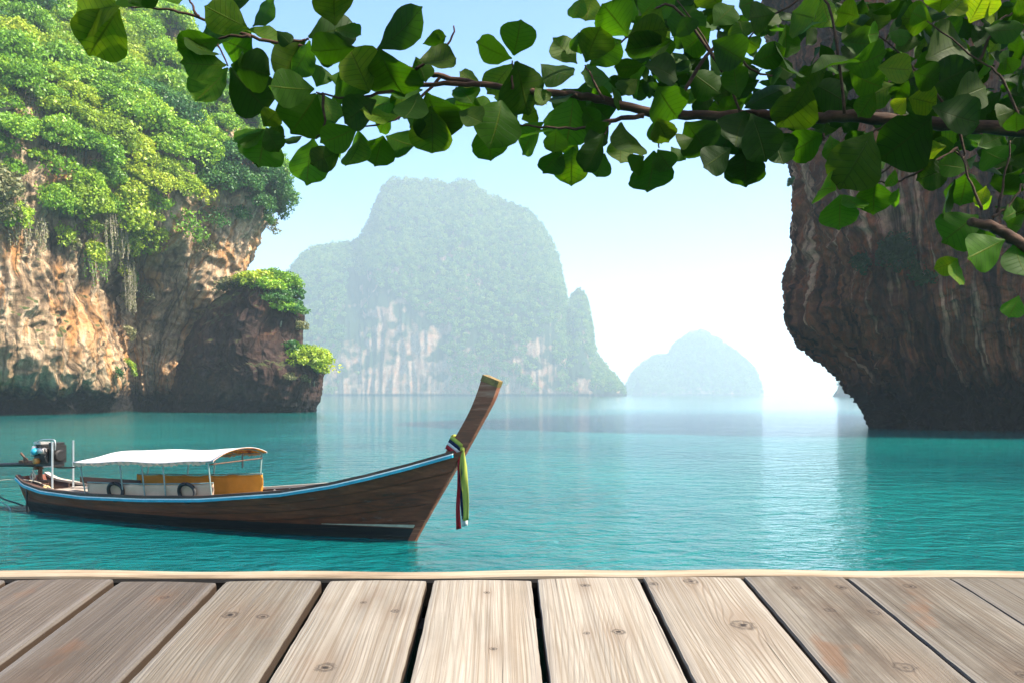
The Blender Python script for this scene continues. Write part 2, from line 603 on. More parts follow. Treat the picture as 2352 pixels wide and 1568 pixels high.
# stalactites under the overhanging lip of the right cliff
r3 = np.random.default_rng(21)
csx = CX + CG[..., 0] / CG[..., 1] * F
csy = HY - (CG[..., 2] - H) / CG[..., 1] * F
for k in range(34):
    px_ = r3.uniform(1830, 2260)
    py_ = np.interp(px_, [1830, 1860, 1940, 1985, 2100, 2260], [738, 765, 838, 890, 850, 820]) + r3.uniform(-12, 30 if px_ > 2000 else 2)
    dd = (csx - px_) ** 2 + (csy - py_) ** 2 + (CG[..., 1] - 55) ** 2 * .3
    kk = np.unravel_index(np.argmin(dd), dd.shape)
    base = CG[kk] - CN[kk] * .3
    L_ = r3.uniform(.35, 1.3)
    pts = [base + np.array([0, 0, .35]), base + np.array([r3.normal() * .05, 0, -L_ * .3]), base + np.array([r3.normal() * .08, 0, -L_ * .7]), base + np.array([r3.normal() * .1, 0, -L_])]
    v_, f_ = tube(pts, [.30, .2 + .1 * r3.random(), .11, .02], 7)
    mesh_obj('stalactite', v_, f_, M_ROCK_RIGHT, right_cliff, smooth=True)


# ------------------------------------------------------------------ far islands
def island(name, sil, d0, d1, dback, mat, label, ncol=220, nrow=110, wob=1.0, cliff=0.5, step=0.35):
    xs = np.array([p[0] for p in sil], float)
    ys = np.array([p[1] for p in sil], float)
    px = np.linspace(xs[0], xs[-1], ncol)
    py = np.interp(px, xs, ys)
    t = np.linspace(0, 1, nrow)
    g = np.zeros((nrow * 2 - 1, ncol, 3))
    for j in range(ncol):
        zt = H + (HY - py[j]) / F * d1
        ed = min(1.0, (j + 1) / 12, (ncol - j) / 12)
        for i in range(nrow * 2 - 1):
            if i < nrow:
                tt = t[i]
                dep = d0 + (d1 - d0) * (step * min(1, tt / cliff) ** 2 * (tt < cliff) + (tt >= cliff) * (step + (1 - step) * (max(0.0, tt - cliff) / (1 - cliff)) ** 1.3))
                dep = d1 + (dep - d1) * ed
                z = -6 + (zt + 6) * tt
            else:
                tt = t[2 * nrow - 2 - i]
                dep = d1 + (dback - d1) * (1 - tt) * ed
                z = -6 + (zt + 6) * tt
            g[i, j] = ((px[j] - CX) / F * (dep if i < nrow else d1), dep, z)
    n = grid_normals(g)
    sc = d0 / 900.0
    p = g.reshape(-1, 3)
    uv = grid_uv(g).reshape(-1, 2)
    disp = 15 * sc * wob * fbm(p / (90 * sc), 4) + 4.5 * sc * wob * fbm(np.stack([uv[:, 0] / (14 * sc), uv[:, 1] / (90 * sc), np.zeros(len(uv))], 1), 3, ridged=True)
    ridge = np.ones((nrow * 2 - 1, ncol))
    k = np.abs(np.arange(nrow * 2 - 1) - (nrow - 1)) / (nrow - 1)
    ridge *= np.clip(k / 0.18, 0.12, 1)[:, None]
    v = p + n.reshape(-1, 3) * (disp * ridge.ravel())[:, None]
    o = mesh_obj(name, v, grid_faces(nrow * 2 - 1, ncol), mat, smooth=True, uv=uv)
    tag(o, label, kind='structure')
    return o, v.reshape(nrow * 2 - 1, ncol, 3), n


silM = [(600, 700), (640, 650), (672, 622), (700, 583), (730, 568), (805, 560), (830, 545), (852, 505), (870, 455), (885, 425), (908, 413), (960, 416), (1005, 418),
        (1030, 428), (1050, 418), (1078, 416), (1112, 446), (1160, 468), (1210, 486), (1236, 512), (1258, 540), (1274, 580), (1286, 630), (1294, 705), (1300, 735), (1306, 720), (1318, 680), (1334, 668),
        (1346, 700), (1354, 765), (1372, 822), (1402, 860), (1422, 886), (1430, 909)]
island_m, MG, MN = island('middle_island', silM, 1550, 1740, 2030, M_ROCK_FAR, 'great steep forested limestone island across the bay', ncol=320, nrow=130)
silF = [(1446, 900), (1470, 858), (1505, 824), (1545, 817), (1560, 788), (1590, 765), (1615, 762), (1650, 782), (1690, 812), (1718, 842), (1732, 868), (1736, 908)]
island_f, FG, FN = island('far_island', silF, 2750, 2950, 3250, M_ROCK_FAR, 'pale blue domed island far out in the haze', 120, 60)
silR = [(1926, 905), (1930, 868), (1936, 850), (1960, 838), (2010, 820), (2080, 815), (2160, 850), (2200, 905)]
islet, IG, IN = island('islet', silR, 1050, 1100, 1180, M_ROCK_FAR, 'small blue grey islet half hidden behind the right cliff', 80, 50, 0.5)
silH = [(1500, 904), (1620, 890), (1735, 872), (1790, 852), (1840, 855), (1900, 872), (2000, 880), (2200, 868), (2420, 904)]
hills, HG, HN = island('distant_hills', silH, 8000, 8500, 9300, M_ROCK_FAR, 'faint low hills on the horizon', 120, 40, 0.4)


# ------------------------------------------------------------------ forest on the far islands: a wood that reads as one mass
def leaf_quads(c, size, nrm, r):
    """One rhombic leaf clump per centre, random orientation biased to nrm."""
    n = len(c)
    a = r.normal(size=(n, 3)) * 0.9 + nrm
    a /= np.linalg.norm(a, axis=1)[:, None]
    b = r.normal(size=(n, 3))
    t = np.cross(a, b); t /= np.linalg.norm(t, axis=1)[:, None]
    w = np.cross(a, t)
    s = size[:, None] * np.ones((1, 3))
    v = np.stack([c - t * s, c + w * s * .62, c + t * s, c - w * s * .62], axis=1).reshape(-1, 3)
    return v, np.arange(4 * n).reshape(-1, 4)


def set_tone(o, tone):
    a = o.data.attributes.new('tone', 'FLOAT', 'FACE')
    a.data.foreach_set('value', np.asarray(tone, dtype=np.float32))


def far_forest(name, g, n, count, crown, leaves, label, keep, seed):
    r = np.random.default_rng(seed)
    nr, nc = g.shape[:2]
    pts, tries = [], 0
    cs = []
    # area weighting
    du = np.linalg.norm(np.gradient(g, axis=1), axis=2); dv = np.linalg.norm(np.gradient(g, axis=0), axis=2)
    w = (du * dv).ravel() * keep.ravel()
    idx = r.choice(len(w), size=count, p=w / w.sum())
    base = g.reshape(-1, 3)[idx]
    nn = n.reshape(-1, 3)[idx]
    up = nn * 0.5 + np.array([0, 0, 0.75])
    cr_ = crown * 0.35 + 1.0 * r.random(count) ** 1.5
    cc = base + up * (cr_ * 0.55)[:, None]
    tone_t = r.uniform(0, 1, count)
    k = leaves
    d = r.normal(size=(count, k, 3)); d /= np.linalg.norm(d, axis=2)[:, :, None]
    rad = r.uniform(0.55, 1.0, (count, k, 1)) * (1 + 0.25 * np.sin(d[:, :, :1] * 5 + tone_t[:, None, None] * 9))
    c = cc[:, None, :] + d * rad * cr_[:, None, None] * np.array([1, 1, 0.8])
    v, f = leaf_quads(c.reshape(-1, 3), np.repeat(cr_, k) * r.uniform(0.16, 0.34, count * k), d.reshape(-1, 3), r)
    o = mesh_obj(name, v, f, M_FOL['far'])
    set_tone(o, np.clip(np.repeat(tone_t, k) * 0.7 + 0.3 * r.uniform(0, 1, count * k), 0, 1))
    tag(o, label, kind='stuff')
    return o


def screen(g):
    return CX + g[..., 0] / g[..., 1] * F, HY - (g[..., 2] - H) / g[..., 1] * F


mx, my = screen(MG)
nr = MG.shape[0]
front = (np.arange(nr) < nr * 0.53)[:, None] * np.ones((1, MG.shape[1]))
# bare rock: the pale face left of centre and a narrow one on the right
nz = fbm(np.stack([mx.ravel() / 60, my.ravel() / 90, np.zeros(mx.size)], 1), 4).reshape(mx.shape)
edge_top = np.interp(mx, [780, 800, 830, 900, 1000, 1050], [905, 600, 620, 680, 740, 905]) + nz * 60
bare = ((mx > 795 + nz * 25) & (mx < 1040 + nz * 45) & (my > edge_top)).astype(float)
bare = np.maximum(bare, ((mx > 1243 + nz * 16) & (mx < 1276 + nz * 16) & (my > 745 + nz * 60)).astype(float))
bare = np.maximum(bare, ((nz + (my - 780) / 500 > 0.16) & (my > 640)).astype(float) * 0.86)
keep = front * (1 - bare) * (MG[..., 2] > 1.5) * np.where(my < 690, 1.5, 1.0) + 0.004 * front * (MG[..., 2] > 3)
far_forest('island_forest', MG, MN, 6400, 16.0, 66, 'dense hazy forest cloaking the middle island', keep, 11)
nr = FG.shape[0]
keep = (np.arange(nr) < nr * 0.54)[:, None] * np.ones((1, FG.shape[1])) * (FG[..., 2] > -1)
far_forest('far_island_forest', FG, FN, 3200, 25, 20, 'blue hazy forest on the far domed island', keep, 12)
nr = IG.shape[0]
keep = (np.arange(nr) < nr * 0.54)[:, None] * np.ones((1, IG.shape[1])) * (IG[..., 2] > 5)
far_forest('islet_scrub', IG, IN, 260, 5.5, 26, 'scrub clinging to the small islet by the right cliff', keep, 13)

# ------------------------------------------------------------------ trees of the left cliff and the sea rock
def crown_arrays(r, clumps, per, rad, leaf, flat=0.75, droop=0.0, hollow=0.45):
    d = r.normal(size=(clumps, 3)); d /= np.linalg.norm(d, axis=1)[:, None]
    d[:, 2] = np.abs(d[:, 2]) * 1.0 - 0.35
    cc = d * rad * r.uniform(hollow, 0.95, (clumps, 1)) * np.array([1, 1, flat])
    cs = rad * r.uniform(0.16, 0.42, clumps)
    e = r.normal(size=(clumps, per, 3)); e /= np.linalg.norm(e, axis=2)[:, :, None]
    c = cc[:, None, :] + e * (cs[:, None, None] * r.uniform(0.35, 1.05, (clumps, per, 1)) ** 0.6) * np.array([1.1, 1.1, 0.75])
    if droop:
        c[:, :, 2] -= droop * r.uniform(0, 1, (clumps, per)) ** 2
    v, f = leaf_quads(c.reshape(-1, 3), leaf * r.uniform(0.6, 1.4, clumps * per), e.reshape(-1, 3) + np.array([0, 0, .35]), r)
    tone = np.repeat(r.uniform(0, 1, clumps), per) * 0.55 + r.uniform(0, 1, clumps * per) * 0.45
    return v, f, tone, cc


def tree_proto(seed, rad, height, clumps, per, leaf, twiggy=False, droop=0.0, flat=0.75, hollow=0.45):
    r = np.random.default_rng(seed)
    v, f, tone, cc = crown_arrays(r, clumps, per, rad, leaf, flat, droop, hollow)
    v = v + np.array([0, 0, height])
    crown = mesh_obj('crown', v, f, M_FOL['green'])
    set_tone(crown, tone)
    lean = r.normal(size=2) * rad * 0.15
    top = np.array([lean[0], lean[1], height - rad * 0.15])
    tr = tube([(0, 0, -1.0), top * np.array([.35, .35, .4]), top * np.array([.8, .8, .75]), top], [rad * .055, rad * .045, rad * .036, rad * .025], 6)
    parts = [tr]
    pick = r.permutation(len(cc))[:(16 if twiggy else 9)]
    for q in pick:
        a = top * r.uniform(0.55, 0.95)
        b = cc[q] + np.array([0, 0, height])
        m = (a + b) / 2 + r.normal(size=3) * rad * 0.08
        parts.append(tube([a, m, b], [rad * .024, rad * .016, rad * .007], 4, cap=False))
    tv, tf = join(*parts)
    trunk = mesh_obj('trunk', tv, tf, M_TWIG if twiggy else M_BARK, smooth=True)
    for o in (crown, trunk):
        COL.objects.unlink(o)
    return crown, trunk


PROTO = [tree_proto(100 + k, 3.4, 3.0, 60, 66, 0.205, flat=[.7, .85, .75, .95, .65][k]) for k in range(5)]
SHRUB = [tree_proto(200 + k, 1.9, 1.5, 24, 40, 0.19, twiggy=True, hollow=.3) for k in range(3)]
SPARSE = [tree_proto(300 + k, 2.6, 2.3, 24, 20, 0.20, twiggy=True, hollow=.4) for k in range(3)]


def plant(name, proto, loc, scale, nrm, mat, label, cat, group=None, lean=0.35):
    e = bpy.data.objects.new(name, None)
    e.empty_display_size = 0.5
    up = (Vector((0, 0, 1)) * (1 - lean) + Vector(nrm) * lean).normalized()
    q = Vector((0, 0, 1)).rotation_difference(up) @ Quaternion((0, 0, 1), rng.uniform(0, 6.28))
    e.rotation_mode = 'QUATERNION'
    e.rotation_quaternion = q
    e.location = loc
    s = scale
    e.scale = (s * rng.uniform(.88, 1.15), s * rng.uniform(.88, 1.15), s * rng.uniform(.85, 1.2))
    link(e)
    tag(e, label, cat, group)
    for src, nm in zip(proto, ('crown', 'trunk')):
        c = src.copy()
        c.name = nm
        link(c, e)
        if nm == 'crown':
            c.material_slots[0].link = 'OBJECT'
            c.material_slots[0].material = M_FOL[mat]
    return e


def cliff_trees():
    sx, sy = screen(LG)
    bound = np.interp(sx, [-200, 0, 60, 100, 170, 215, 260, 290, 330, 400, 450, 560, 610], [500, 525, 545, 552, 580, 610, 650, 665, 605, 560, 535, 515, 550])
    ok = (sy < bound) & (sy > -60) & (sx > -60) & (sx < 760)
    nr, nc = sx.shape
    ii, jj = np.nonzero(ok)
    order = np.random.default_rng(5).permutation(len(ii))
    taken = np.zeros((0, 3))
    out = []
    for k in order:
        p = LG[ii[k], jj[k]]
        if len(taken):
            dd = np.linalg.norm(taken - p, axis=1).min()
            lim = 3.0 + 0.008 * max(0, p[2] - 40)
            if dd < lim: continue
        taken = np.vstack([taken, p])
        out.append((ii[k], jj[k], bound[ii[k], jj[k]] - sy[ii[k], jj[k]]))
        if len(out) > 345: break
    nn = fbm(taken / 14.0, 3)
    n2 = fbm(taken / 9.0 + 31, 3)
    cnt = 0
    for (i, j, dist), p, a, b in zip(out, taken, nn, n2):
        n = LN[i, j]
        X, Y = sx[i, j], sy[i, j]
        if n[2] < -0.05 and dist > 60: pass
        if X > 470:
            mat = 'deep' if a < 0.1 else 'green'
        elif a > 0.10: mat = 'yellow'
        elif a < -0.28: mat = 'deep'
        else: mat = 'green'
        if dist < 50 and b > -0.1: mat = 'olive' if b > 0.12 else mat
        near_edge = dist < 38
        if near_edge or (b > 0.3):
            proto = rng.choice(SHRUB if rng.random() < .6 else SPARSE); s = rng.uniform(0.8, 1.35)
        else:
            proto = rng.choice(PROTO) if rng.random() > .14 else rng.choice(SPARSE); s = rng.uniform(0.85, 1.35)
        kind = {'deep': 'deep green', 'green': 'leafy green', 'yellow': 'yellow green', 'olive': 'dry olive'}[mat]
        col_ = ['beside the left picture edge', 'left of the pale vines', 'above the dark cleft', 'above the orange wall', 'on the outer edge'][int(np.searchsorted([110, 230, 350, 480], X))]
        row_ = ['at the top', 'in the upper part', 'midway', 'low down'][int(np.searchsorted([110, 250, 400], Y))]
        big_ = 'big' if s > 1.18 else ('small' if s < 1.0 else 'middling')
        if not near_edge:
            lab = f'{big_} {kind} tree {row_} of the jungle {col_}'
            if row_ in ('midway', 'low down'): lab = f'{big_} {kind} tree {row_} in the jungle {col_}'
            plant('jungle_tree', proto, p - n * .3, s, n, mat, lab, 'tree', 'jungle trees on the left cliff: ' + lab[:lab.index(' tree')] + f' {row_} {col_}')
        else:
            lab = f'{big_} {kind} shrub hanging from the jungle edge {col_}'
            plant('cliff_shrub', proto, p - n * .3, s, n, mat, lab, 'shrub', 'shrubs along the jungle edge: ' + f'{big_} {kind} {col_}', .5)


cliff_trees()


def nearest(G, N, px, py, front=True):
    sx, sy = screen(G)
    d = (sx - px) ** 2 + (sy - py) ** 2 + (G[..., 1] - G[..., 1].min()) ** 2 * 0.8
    k = np.unravel_index(np.argmin(d), d.shape)
    return G[k], N[k]


# vegetation on the sea rock, plant by plant
ROCK_VEG = [
    (520, 668, SHRUB[2], .9, 'olive', 'pale dry shrub leaning off the left shoulder of the rock top'),
    (590, 655, SHRUB[1], 1.1, 'yellow', 'yellowish shrub at the front lip of the rock top'),
    (618, 668, SHRUB[0], 1.0, 'green', 'green shrub draping over the front lip of the rock'),
    (650, 720, SHRUB[1], .95, 'green', 'green shrub halfway down the right face of the sea rock'),
    (684, 760, SHRUB[0], .8, 'olive', 'olive shrub on the right side above the rock ledge'),
    (730, 860, SHRUB[0], .8, 'yellow', 'yellow shrub at the very tip of the rock ledge'),
    (575, 640, PROTO[0], .62, 'yellow', 'yellow green bushy tree on the top left of the dark sea rock'),
    (545, 655, SHRUB[0], .85, 'olive', 'dry olive shrub at the left end of the rock top'),
    (605, 628, SPARSE[0], .75, 'olive', 'sparse twiggy tree amid the rock top thicket'),
    (632, 630, PROTO[1], .70, 'green', 'green tree crowning the middle of the dark sea rock'),
    (655, 655, PROTO[2], .66, 'green', 'bright green tree at the right shoulder of the sea rock'),
    (640, 690, PROTO[3], .55, 'deep', 'deep green bush hanging down the sea rock face'),
    (672, 680, SHRUB[1], 1.0, 'deep', 'deep green shrub on the right edge of the rock top'),
    (676, 720, SHRUB[2], .9, 'deep', 'drooping green shrub below the right shoulder of the rock'),
    (690, 830, PROTO[4], .88, 'green', 'green bush growing on the low right ledge of the sea rock'),
    (715, 840, PROTO[1], .85, 'yellow', 'sunlit yellow green bush on the outer end of the rock ledge'),
    (740, 838, SPARSE[1], .95, 'yellow', 'sparse pale bush leaning out from the rock ledge over the water'),
    (668, 800, SHRUB[0], .85, 'deep', 'dark green shrub in the cleft above the rock ledge'),
    (700, 880, SHRUB[1], .55, 'olive', 'small dry shrub low on the right flank of the sea rock'),
    (665, 870, SHRUB[2], .5, 'olive', 'small straggling shrub beneath the rock ledge'),
]
for (px, py, pr, s, mat, lab) in ROCK_VEG:
    p, n = nearest(RG, RN, px, py)
    plant('rock_shrub' if pr in SHRUB else 'rock_tree', pr, p - n * .4 - np.array([0, 0, s * (1.0 if pr in SHRUB else 2.3)]), s * 1.35, n, mat, lab, 'shrub' if pr in SHRUB else 'tree', None, .15)
# lone plants on the bare face of the left cliff
FACE_VEG = [
    (300, 770, SHRUB[0], .8, 'olive', 'grey olive shrub in the dark cleft of the left cliff'),
    (290, 700, SHRUB[1], 1.0, 'olive', 'trailing dry shrub high in the dark cleft of the left cliff'),
    (312, 845, SHRUB[2], .8, 'yellow', 'yellowish shrub low in the cleft beside the orange wall'),
    (270, 860, SHRUB[0], .55, 'deep', 'small green shrub near the foot of the dark cleft'),
    (335, 680, SPARSE[0], .7, 'olive', 'bare twiggy bush on the sunlit orange wall'),
    (150, 560, SHRUB[1], 1.0, 'olive', 'dry shrub spilling over the left overhang'),
    (20, 500, SPARSE[2], 1.1, 'olive', 'bare grey twiggy tree at the left edge of the picture'),
    (475, 575, SPARSE[1], .7, 'olive', 'dry twiggy bush on the lip above the orange wall'),
]
for (px, py, pr, s, mat, lab) in FACE_VEG:
    p, n = nearest(LG[:, :470], LN[:, :470], px, py)
    plant('rock_shrub', pr, p - n * .2, s, n, mat, lab, 'shrub', None, .6)
# small plants on the dark right cliff
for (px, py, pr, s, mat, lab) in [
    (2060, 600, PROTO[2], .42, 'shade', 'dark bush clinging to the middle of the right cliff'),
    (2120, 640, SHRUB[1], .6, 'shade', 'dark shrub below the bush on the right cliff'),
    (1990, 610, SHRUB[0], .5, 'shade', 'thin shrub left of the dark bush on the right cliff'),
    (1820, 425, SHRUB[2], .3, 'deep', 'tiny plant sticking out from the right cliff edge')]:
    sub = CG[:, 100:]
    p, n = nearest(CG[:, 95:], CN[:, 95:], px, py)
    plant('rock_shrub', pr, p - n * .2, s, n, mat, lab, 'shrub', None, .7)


# hanging vines: curtains of thin strands with small leaves
def vine_curtain(px, py, width, length, n, mat, label, seed):
    r = np.random.default_rng(seed)
    p, nn = nearest(LG[:, :500], LN[:, :500], px, py)
    nn = nn / np.linalg.norm(nn)
    side = np.cross([0, 0, 1.0], nn); side /= np.linalg.norm(side)
    e = empty('hanging_vine', p)
    tag(e, label, 'vine')
    st, lc, ln = [], [], []
    for k in range(n):
        a = side * r.uniform(-width / 2, width / 2) + nn * r.uniform(0.4, 1.8) + np.array([0, 0, r.uniform(-1, 1.5)])
        L = length * r.uniform(.4, 1)
        pts = [a + np.array([0, 0, -L * q]) + side * math.sin(q * 5 + k) * .15 + nn * (0.3 * q) for q in np.linspace(0, 1, 5)]
        st.append(tube(pts, .03, 3, cap=False))
        m = int(L * 7)
        for q in r.uniform(0, 1, m):
            i = min(3, int(q * 4)); f = q * 4 - i
            lc.append(pts[i] * (1 - f) + pts[i + 1] * f + r.normal(size=3) * .12)
    sv_, sf_ = join(*st)
    mesh_obj('strand', sv_, sf_, M_TWIG, e)
    lc = np.array(lc)
    v, f = leaf_quads(lc, r.uniform(.1, .2, len(lc)), np.tile(nn, (len(lc), 1)), r)
    o = mesh_obj('foliage', v, f, M_FOL[mat], e)
    set_tone(o, r.uniform(0, 1, len(lc)))


vine_curtain(105, 240, 5, 9, 40, 'olive', 'pale vines hanging in a curtain left of the upper jungle', 1)
vine_curtain(140, 330, 5, 9, 40, 'olive', 'lower curtain of pale hanging vines in the jungle', 2)
vine_curtain(250, 480, 5, 8, 36, 'olive', 'grey green vines hanging above the dark cleft', 3)
vine_curtain(285, 610, 4, 8, 34, 'olive', 'dry vines trailing down the cleft of the left cliff', 4)
vine_curtain(205, 560, 4, 6, 26, 'green', 'green vines draped over the dark boulder of the left cliff', 5)
vine_curtain(60, 505, 5, 5, 26, 'olive', 'dry vines hanging over the far left overhang', 6)

# ------------------------------------------------------------------ long-tail boat
BF = np.array([-2.0236, 17.55])
BE = np.array([0.90566, -0.42400])
boat = empty('longtail_boat', (BF[0], BF[1], 0), math.atan2(BE[1], BE[0]))
tag(boat, 'long dark wooden longtail boat with raised prow and white canopy', 'boat')
# boat space: x forward from the foot of the stem, y to port (away from the camera), z above the water


def boat_world(p):
    return (BF[0] + p[0] * BE[0] - p[1] * BE[1], BF[1] + p[0] * BE[1] + p[1] * BE[0], p[2])


def zg(s):
    return np.interp(s, [-11.8, -11.4, -10.5, -8.8, -6.65, -4.8, -2.7, -1.5, -.7, .13, 1.0, 1.3], [.90, .72, .61, .585, .64, .74, .95, 1.16, 1.35, 1.57, 1.83, 1.93])


def hb(s):
    u = np.clip((s + 11.7) / 13.0, 0, 1)
    return np.interp(u, [0, .05, .12, .25, .5, .7, .82, .92, .97, 1], [.42, .55, .70, .90, 1.0, .86, .66, .36, .18, .07])


def hull_pt(u, t, side, off=0.0):
    s0 = -11.25 - 0.5 * t
    s1 = -0.2 + 1.42 * t
    s = s0 + (s1 - s0) * u
    st = (-11.75 + (1.22 + 11.75) * u)
    z0 = -0.38
    z = z0 + (zg(st) - z0) * t
    full = np.interp(u, [0, .3, .6, .85, 1], [.38, .33, .36, .6, .9])
    w = hb(st) * (0.02 + 0.98 * t ** full) + 0.02
    w = max(0.05, w) + off
    return np.array([s, -side * w, z])      # side = +1 is the camera side


def hull_strip(t0, t1, side, off, nu=70, nt=3, thick=0.028, u0=0.0, u1=1.0):
    V, Fc = [], []
    us = np.linspace(u0, u1, nu); ts = np.linspace(t0, t1, nt)
    for o in (off, off - thick):
        for u in us:
            for t in ts:
                V.append(hull_pt(u, t, side, o))
    n = nu * nt
    for i in range(nu - 1):
        for j in range(nt - 1):
            a = i * nt + j
            q = (a, a + nt, a + nt + 1, a + 1)
            Fc.append(q if side > 0 else q[::-1])
            q2 = tuple(k + n for k in q)
            Fc.append(q2[::-1] if side > 0 else q2)
        for j in (0, nt - 1):
            a = i * nt + j
            q = (a, a + n, a + n + nt, a + nt)
            if j: q = q[::-1]
            Fc.append(q if side > 0 else q[::-1])
    for i in (0, nu - 1):
        for j in range(nt - 1):
            a = i * nt + j
            Fc.append((a, a + 1, a + 1 + n, a + n))
    return V, Fc


def boat_wood(name, base, dark, light, zblack=None, gloss=0.45):
    t = NT(name)
    co = t.n('ShaderNodeTexCoord').outputs['Object']
    g = t.noise(t.vmul(co, (0.55, 4, 7)), 2.0, 7, 0.62, dist=0.6)
    big = t.noise(t.vmul(co, (0.5, 1, 1.4)), 1.2, 5, 0.6)
    c = t.ramp(t.math('ADD', t.math('MULTIPLY', g, .55), t.math('MULTIPLY', big, .45)), [(0.32, dark), (0.5, base), (0.66, light)])
    worn = t.mr(t.noise(t.vmul(co, (0.9, 1, 3)), 2.3, 7, 0.7), 0.6, 0.74)
    c = t.mix(t.math('MULTIPLY', worn, .45), c, (0.20, 0.165, 0.15))
    if zblack is not None:
        z = t.sep(co)[2]
        m = t.mr(t.math('ADD', z, t.math('MULTIPLY', big, .03)), zblack - .01, zblack + .01, 1, 0)
        c = t.mix(m, c, (0.008, 0.008, 0.008))
        slime = t.mr(t.math('ADD', z, t.math('MULTIPLY', g, .1)), 0.02, 0.16, 0.7, 0)
        c = t.mix(slime, c, (0.03, 0.04, 0.025))
    nm = t.bump(g, 0.35, 0.01)
    return t.done(t.bsdf(c, t.mr(g, .3, .7, gloss, gloss + .25), 0.4, nm))


M_HULL = boat_wood('hull_planks_brown', (0.13, 0.030, 0.011), (0.03, 0.009, 0.005), (0.23, 0.068, 0.03), zblack=0.27)
M_PROW = boat_wood('prow_weathered_red', (0.22, 0.065, 0.03), (0.08, 0.025, 0.014), (0.36, 0.18, 0.12))
M_DARKWOOD = boat_wood('gunwale_dark', (0.06, 0.032, 0.022), (0.025, 0.015, 0.012), (0.11, 0.06, 0.042))
M_PALEWOOD = boat_wood('bleached_board', (0.42, 0.34, 0.27), (0.22, 0.17, 0.13), (0.6, 0.52, 0.44))
M_BLUE = plain('paint_blue', (0.02, 0.26, 0.35), 0.45, 0.4, var=.25, scale=3)
M_WHITEP = plain('paint_white', (0.72, 0.70, 0.66), 0.5, 0.4, var=.12)
M_CANVAS = plain('canvas_white', (0.50, 0.455, 0.44), 0.85, 0.2, var=.06, scale=2)
M_CREAM = plain('canvas_cream', (0.52, 0.34, 0.23), 0.85, 0.2, var=.10, scale=3)
M_ORANGE = plain('canvas_orange', (0.62, 0.26, 0.035), 0.8, 0.2, var=.12, scale=3)
M_STEEL = plain('steel_grey', (0.34, 0.36, 0.36), 0.45, 0.5, 0.5, var=.15)
M_PIPE = plain('pipe_grey_green', (0.22, 0.28, 0.26), 0.5, 0.4, 0.2, var=.2)
M_RUBBER = plain('rubber_black', (0.012, 0.012, 0.013), 0.6, 0.4, var=.3)
M_IRON = plain('engine_black_iron', (0.02, 0.018, 0.017), 0.45, 0.5, 0.4, var=.5, scale=20)
M_RUST = plain('rusty_iron', (0.14, 0.065, 0.04), 0.8, 0.3, 0.2, var=.4, scale=20)
M_ALU = plain('engine_aluminium', (0.46, 0.42, 0.39), 0.4, 0.5, 0.6, var=.3, scale=25)
M_ROPE = plain('rope_pale', (0.45, 0.38, 0.28), 0.9, 0.2, var=.3, scale=30)

# hull: dark inner shell with the outer planks laid on it
TL = [0.0, .2, .36, .52, .66, .8, .995]
iv = [hull_strip(0.0, 0.97, s, -0.034, nu=80, nt=12, thick=0.03) for s in (1, -1)]
tr = []
for t0, t1 in zip(np.linspace(0, .97, 8)[:-1], np.linspace(0, .97, 8)[1:]):
    a, b = hull_pt(0, t0, 1, -.03), hull_pt(0, t1, 1, -.03)
    c, d = hull_pt(0, t1, -1, -.03), hull_pt(0, t0, -1, -.03)
    tr.append(([a, b, c, d], [(0, 1, 2, 3)]))
hv_, hf_ = join(*iv, *tr)
hull = mesh_obj('hull', hv_, hf_, M_DARKWOOD, boat, smooth=False)
for s in (1, -1):
    for k in range(6):
        v, f = hull_strip(TL[k] + .004, TL[k + 1] - .004, s, 0.0 + 0.004 * (k % 2), nu=70, nt=3)
        mesh_obj('plank', v, f, M_HULL, hull, smooth=False)
# transom boards
ta, tb = hull_pt(0, .995, 1), hull_pt(0, .995, -1)
tv = [hull_pt(0, t, sd, 0.01) + np.array([-.02, 0, 0]) for t in (.02, .3, .6, .995) for sd in (1, -1)]
tv += [p + np.array([.05, 0, 0]) for p in tv]
tfc = []
for k in range(3):
    a = 2 * k
    tfc += [(a, a + 1, a + 3, a + 2), (a + 8, a + 10, a + 11, a + 9), (a, a + 2, a + 10, a + 8), (a + 1, a + 9, a + 11, a + 3)]
tfc += [(0, 8, 9, 1), (6, 7, 15, 14)]
mesh_obj('transom', tv, tfc, M_HULL, boat)


def rail(name, side, o0, o1, z0, z1, mat, u0=0.0, u1=.985, nu=90):
    V, Fc = [], []
    for u in np.linspace(u0, u1, nu):
        p = hull_pt(u, 1.0, side)
        y = p[1]
        sg = -side
        for (o, z) in ((o0, z0), (o1, z0), (o1, z1), (o0, z1)):
            V.append((p[0], y + sg * o, p[2] + z))
    for i in range(nu - 1):
        for k in range(4):
            l = (k + 1) % 4
            Fc.append((i * 4 + k, i * 4 + l, i * 4 + 4 + l, i * 4 + 4 + k))
    Fc += [(0, 3, 2, 1), tuple((nu - 1) * 4 + k for k in range(4))]
    return mesh_obj(name, V, Fc, mat, boat)


for s in (1, -1):
    rail('gunwale', s, -.10, .035, -.012, .045, M_DARKWOOD if s > 0 else M_PALEWOOD)  # far gunwale paler: its sunlit top put into the colour
    rail('blue_stripe', s, -.02, .05, -.09, -.035, M_BLUE)
    rail('white_stripe', s, -.02, .042, -.0345, -.0125, M_WHITEP)
    # boot line near the bow
def bl_pt(u, z, off):
    st = -11.75 + 12.97 * u
    t = (z + .38) / (zg(st) + .38)
    return hull_pt(u, t, 1, off)


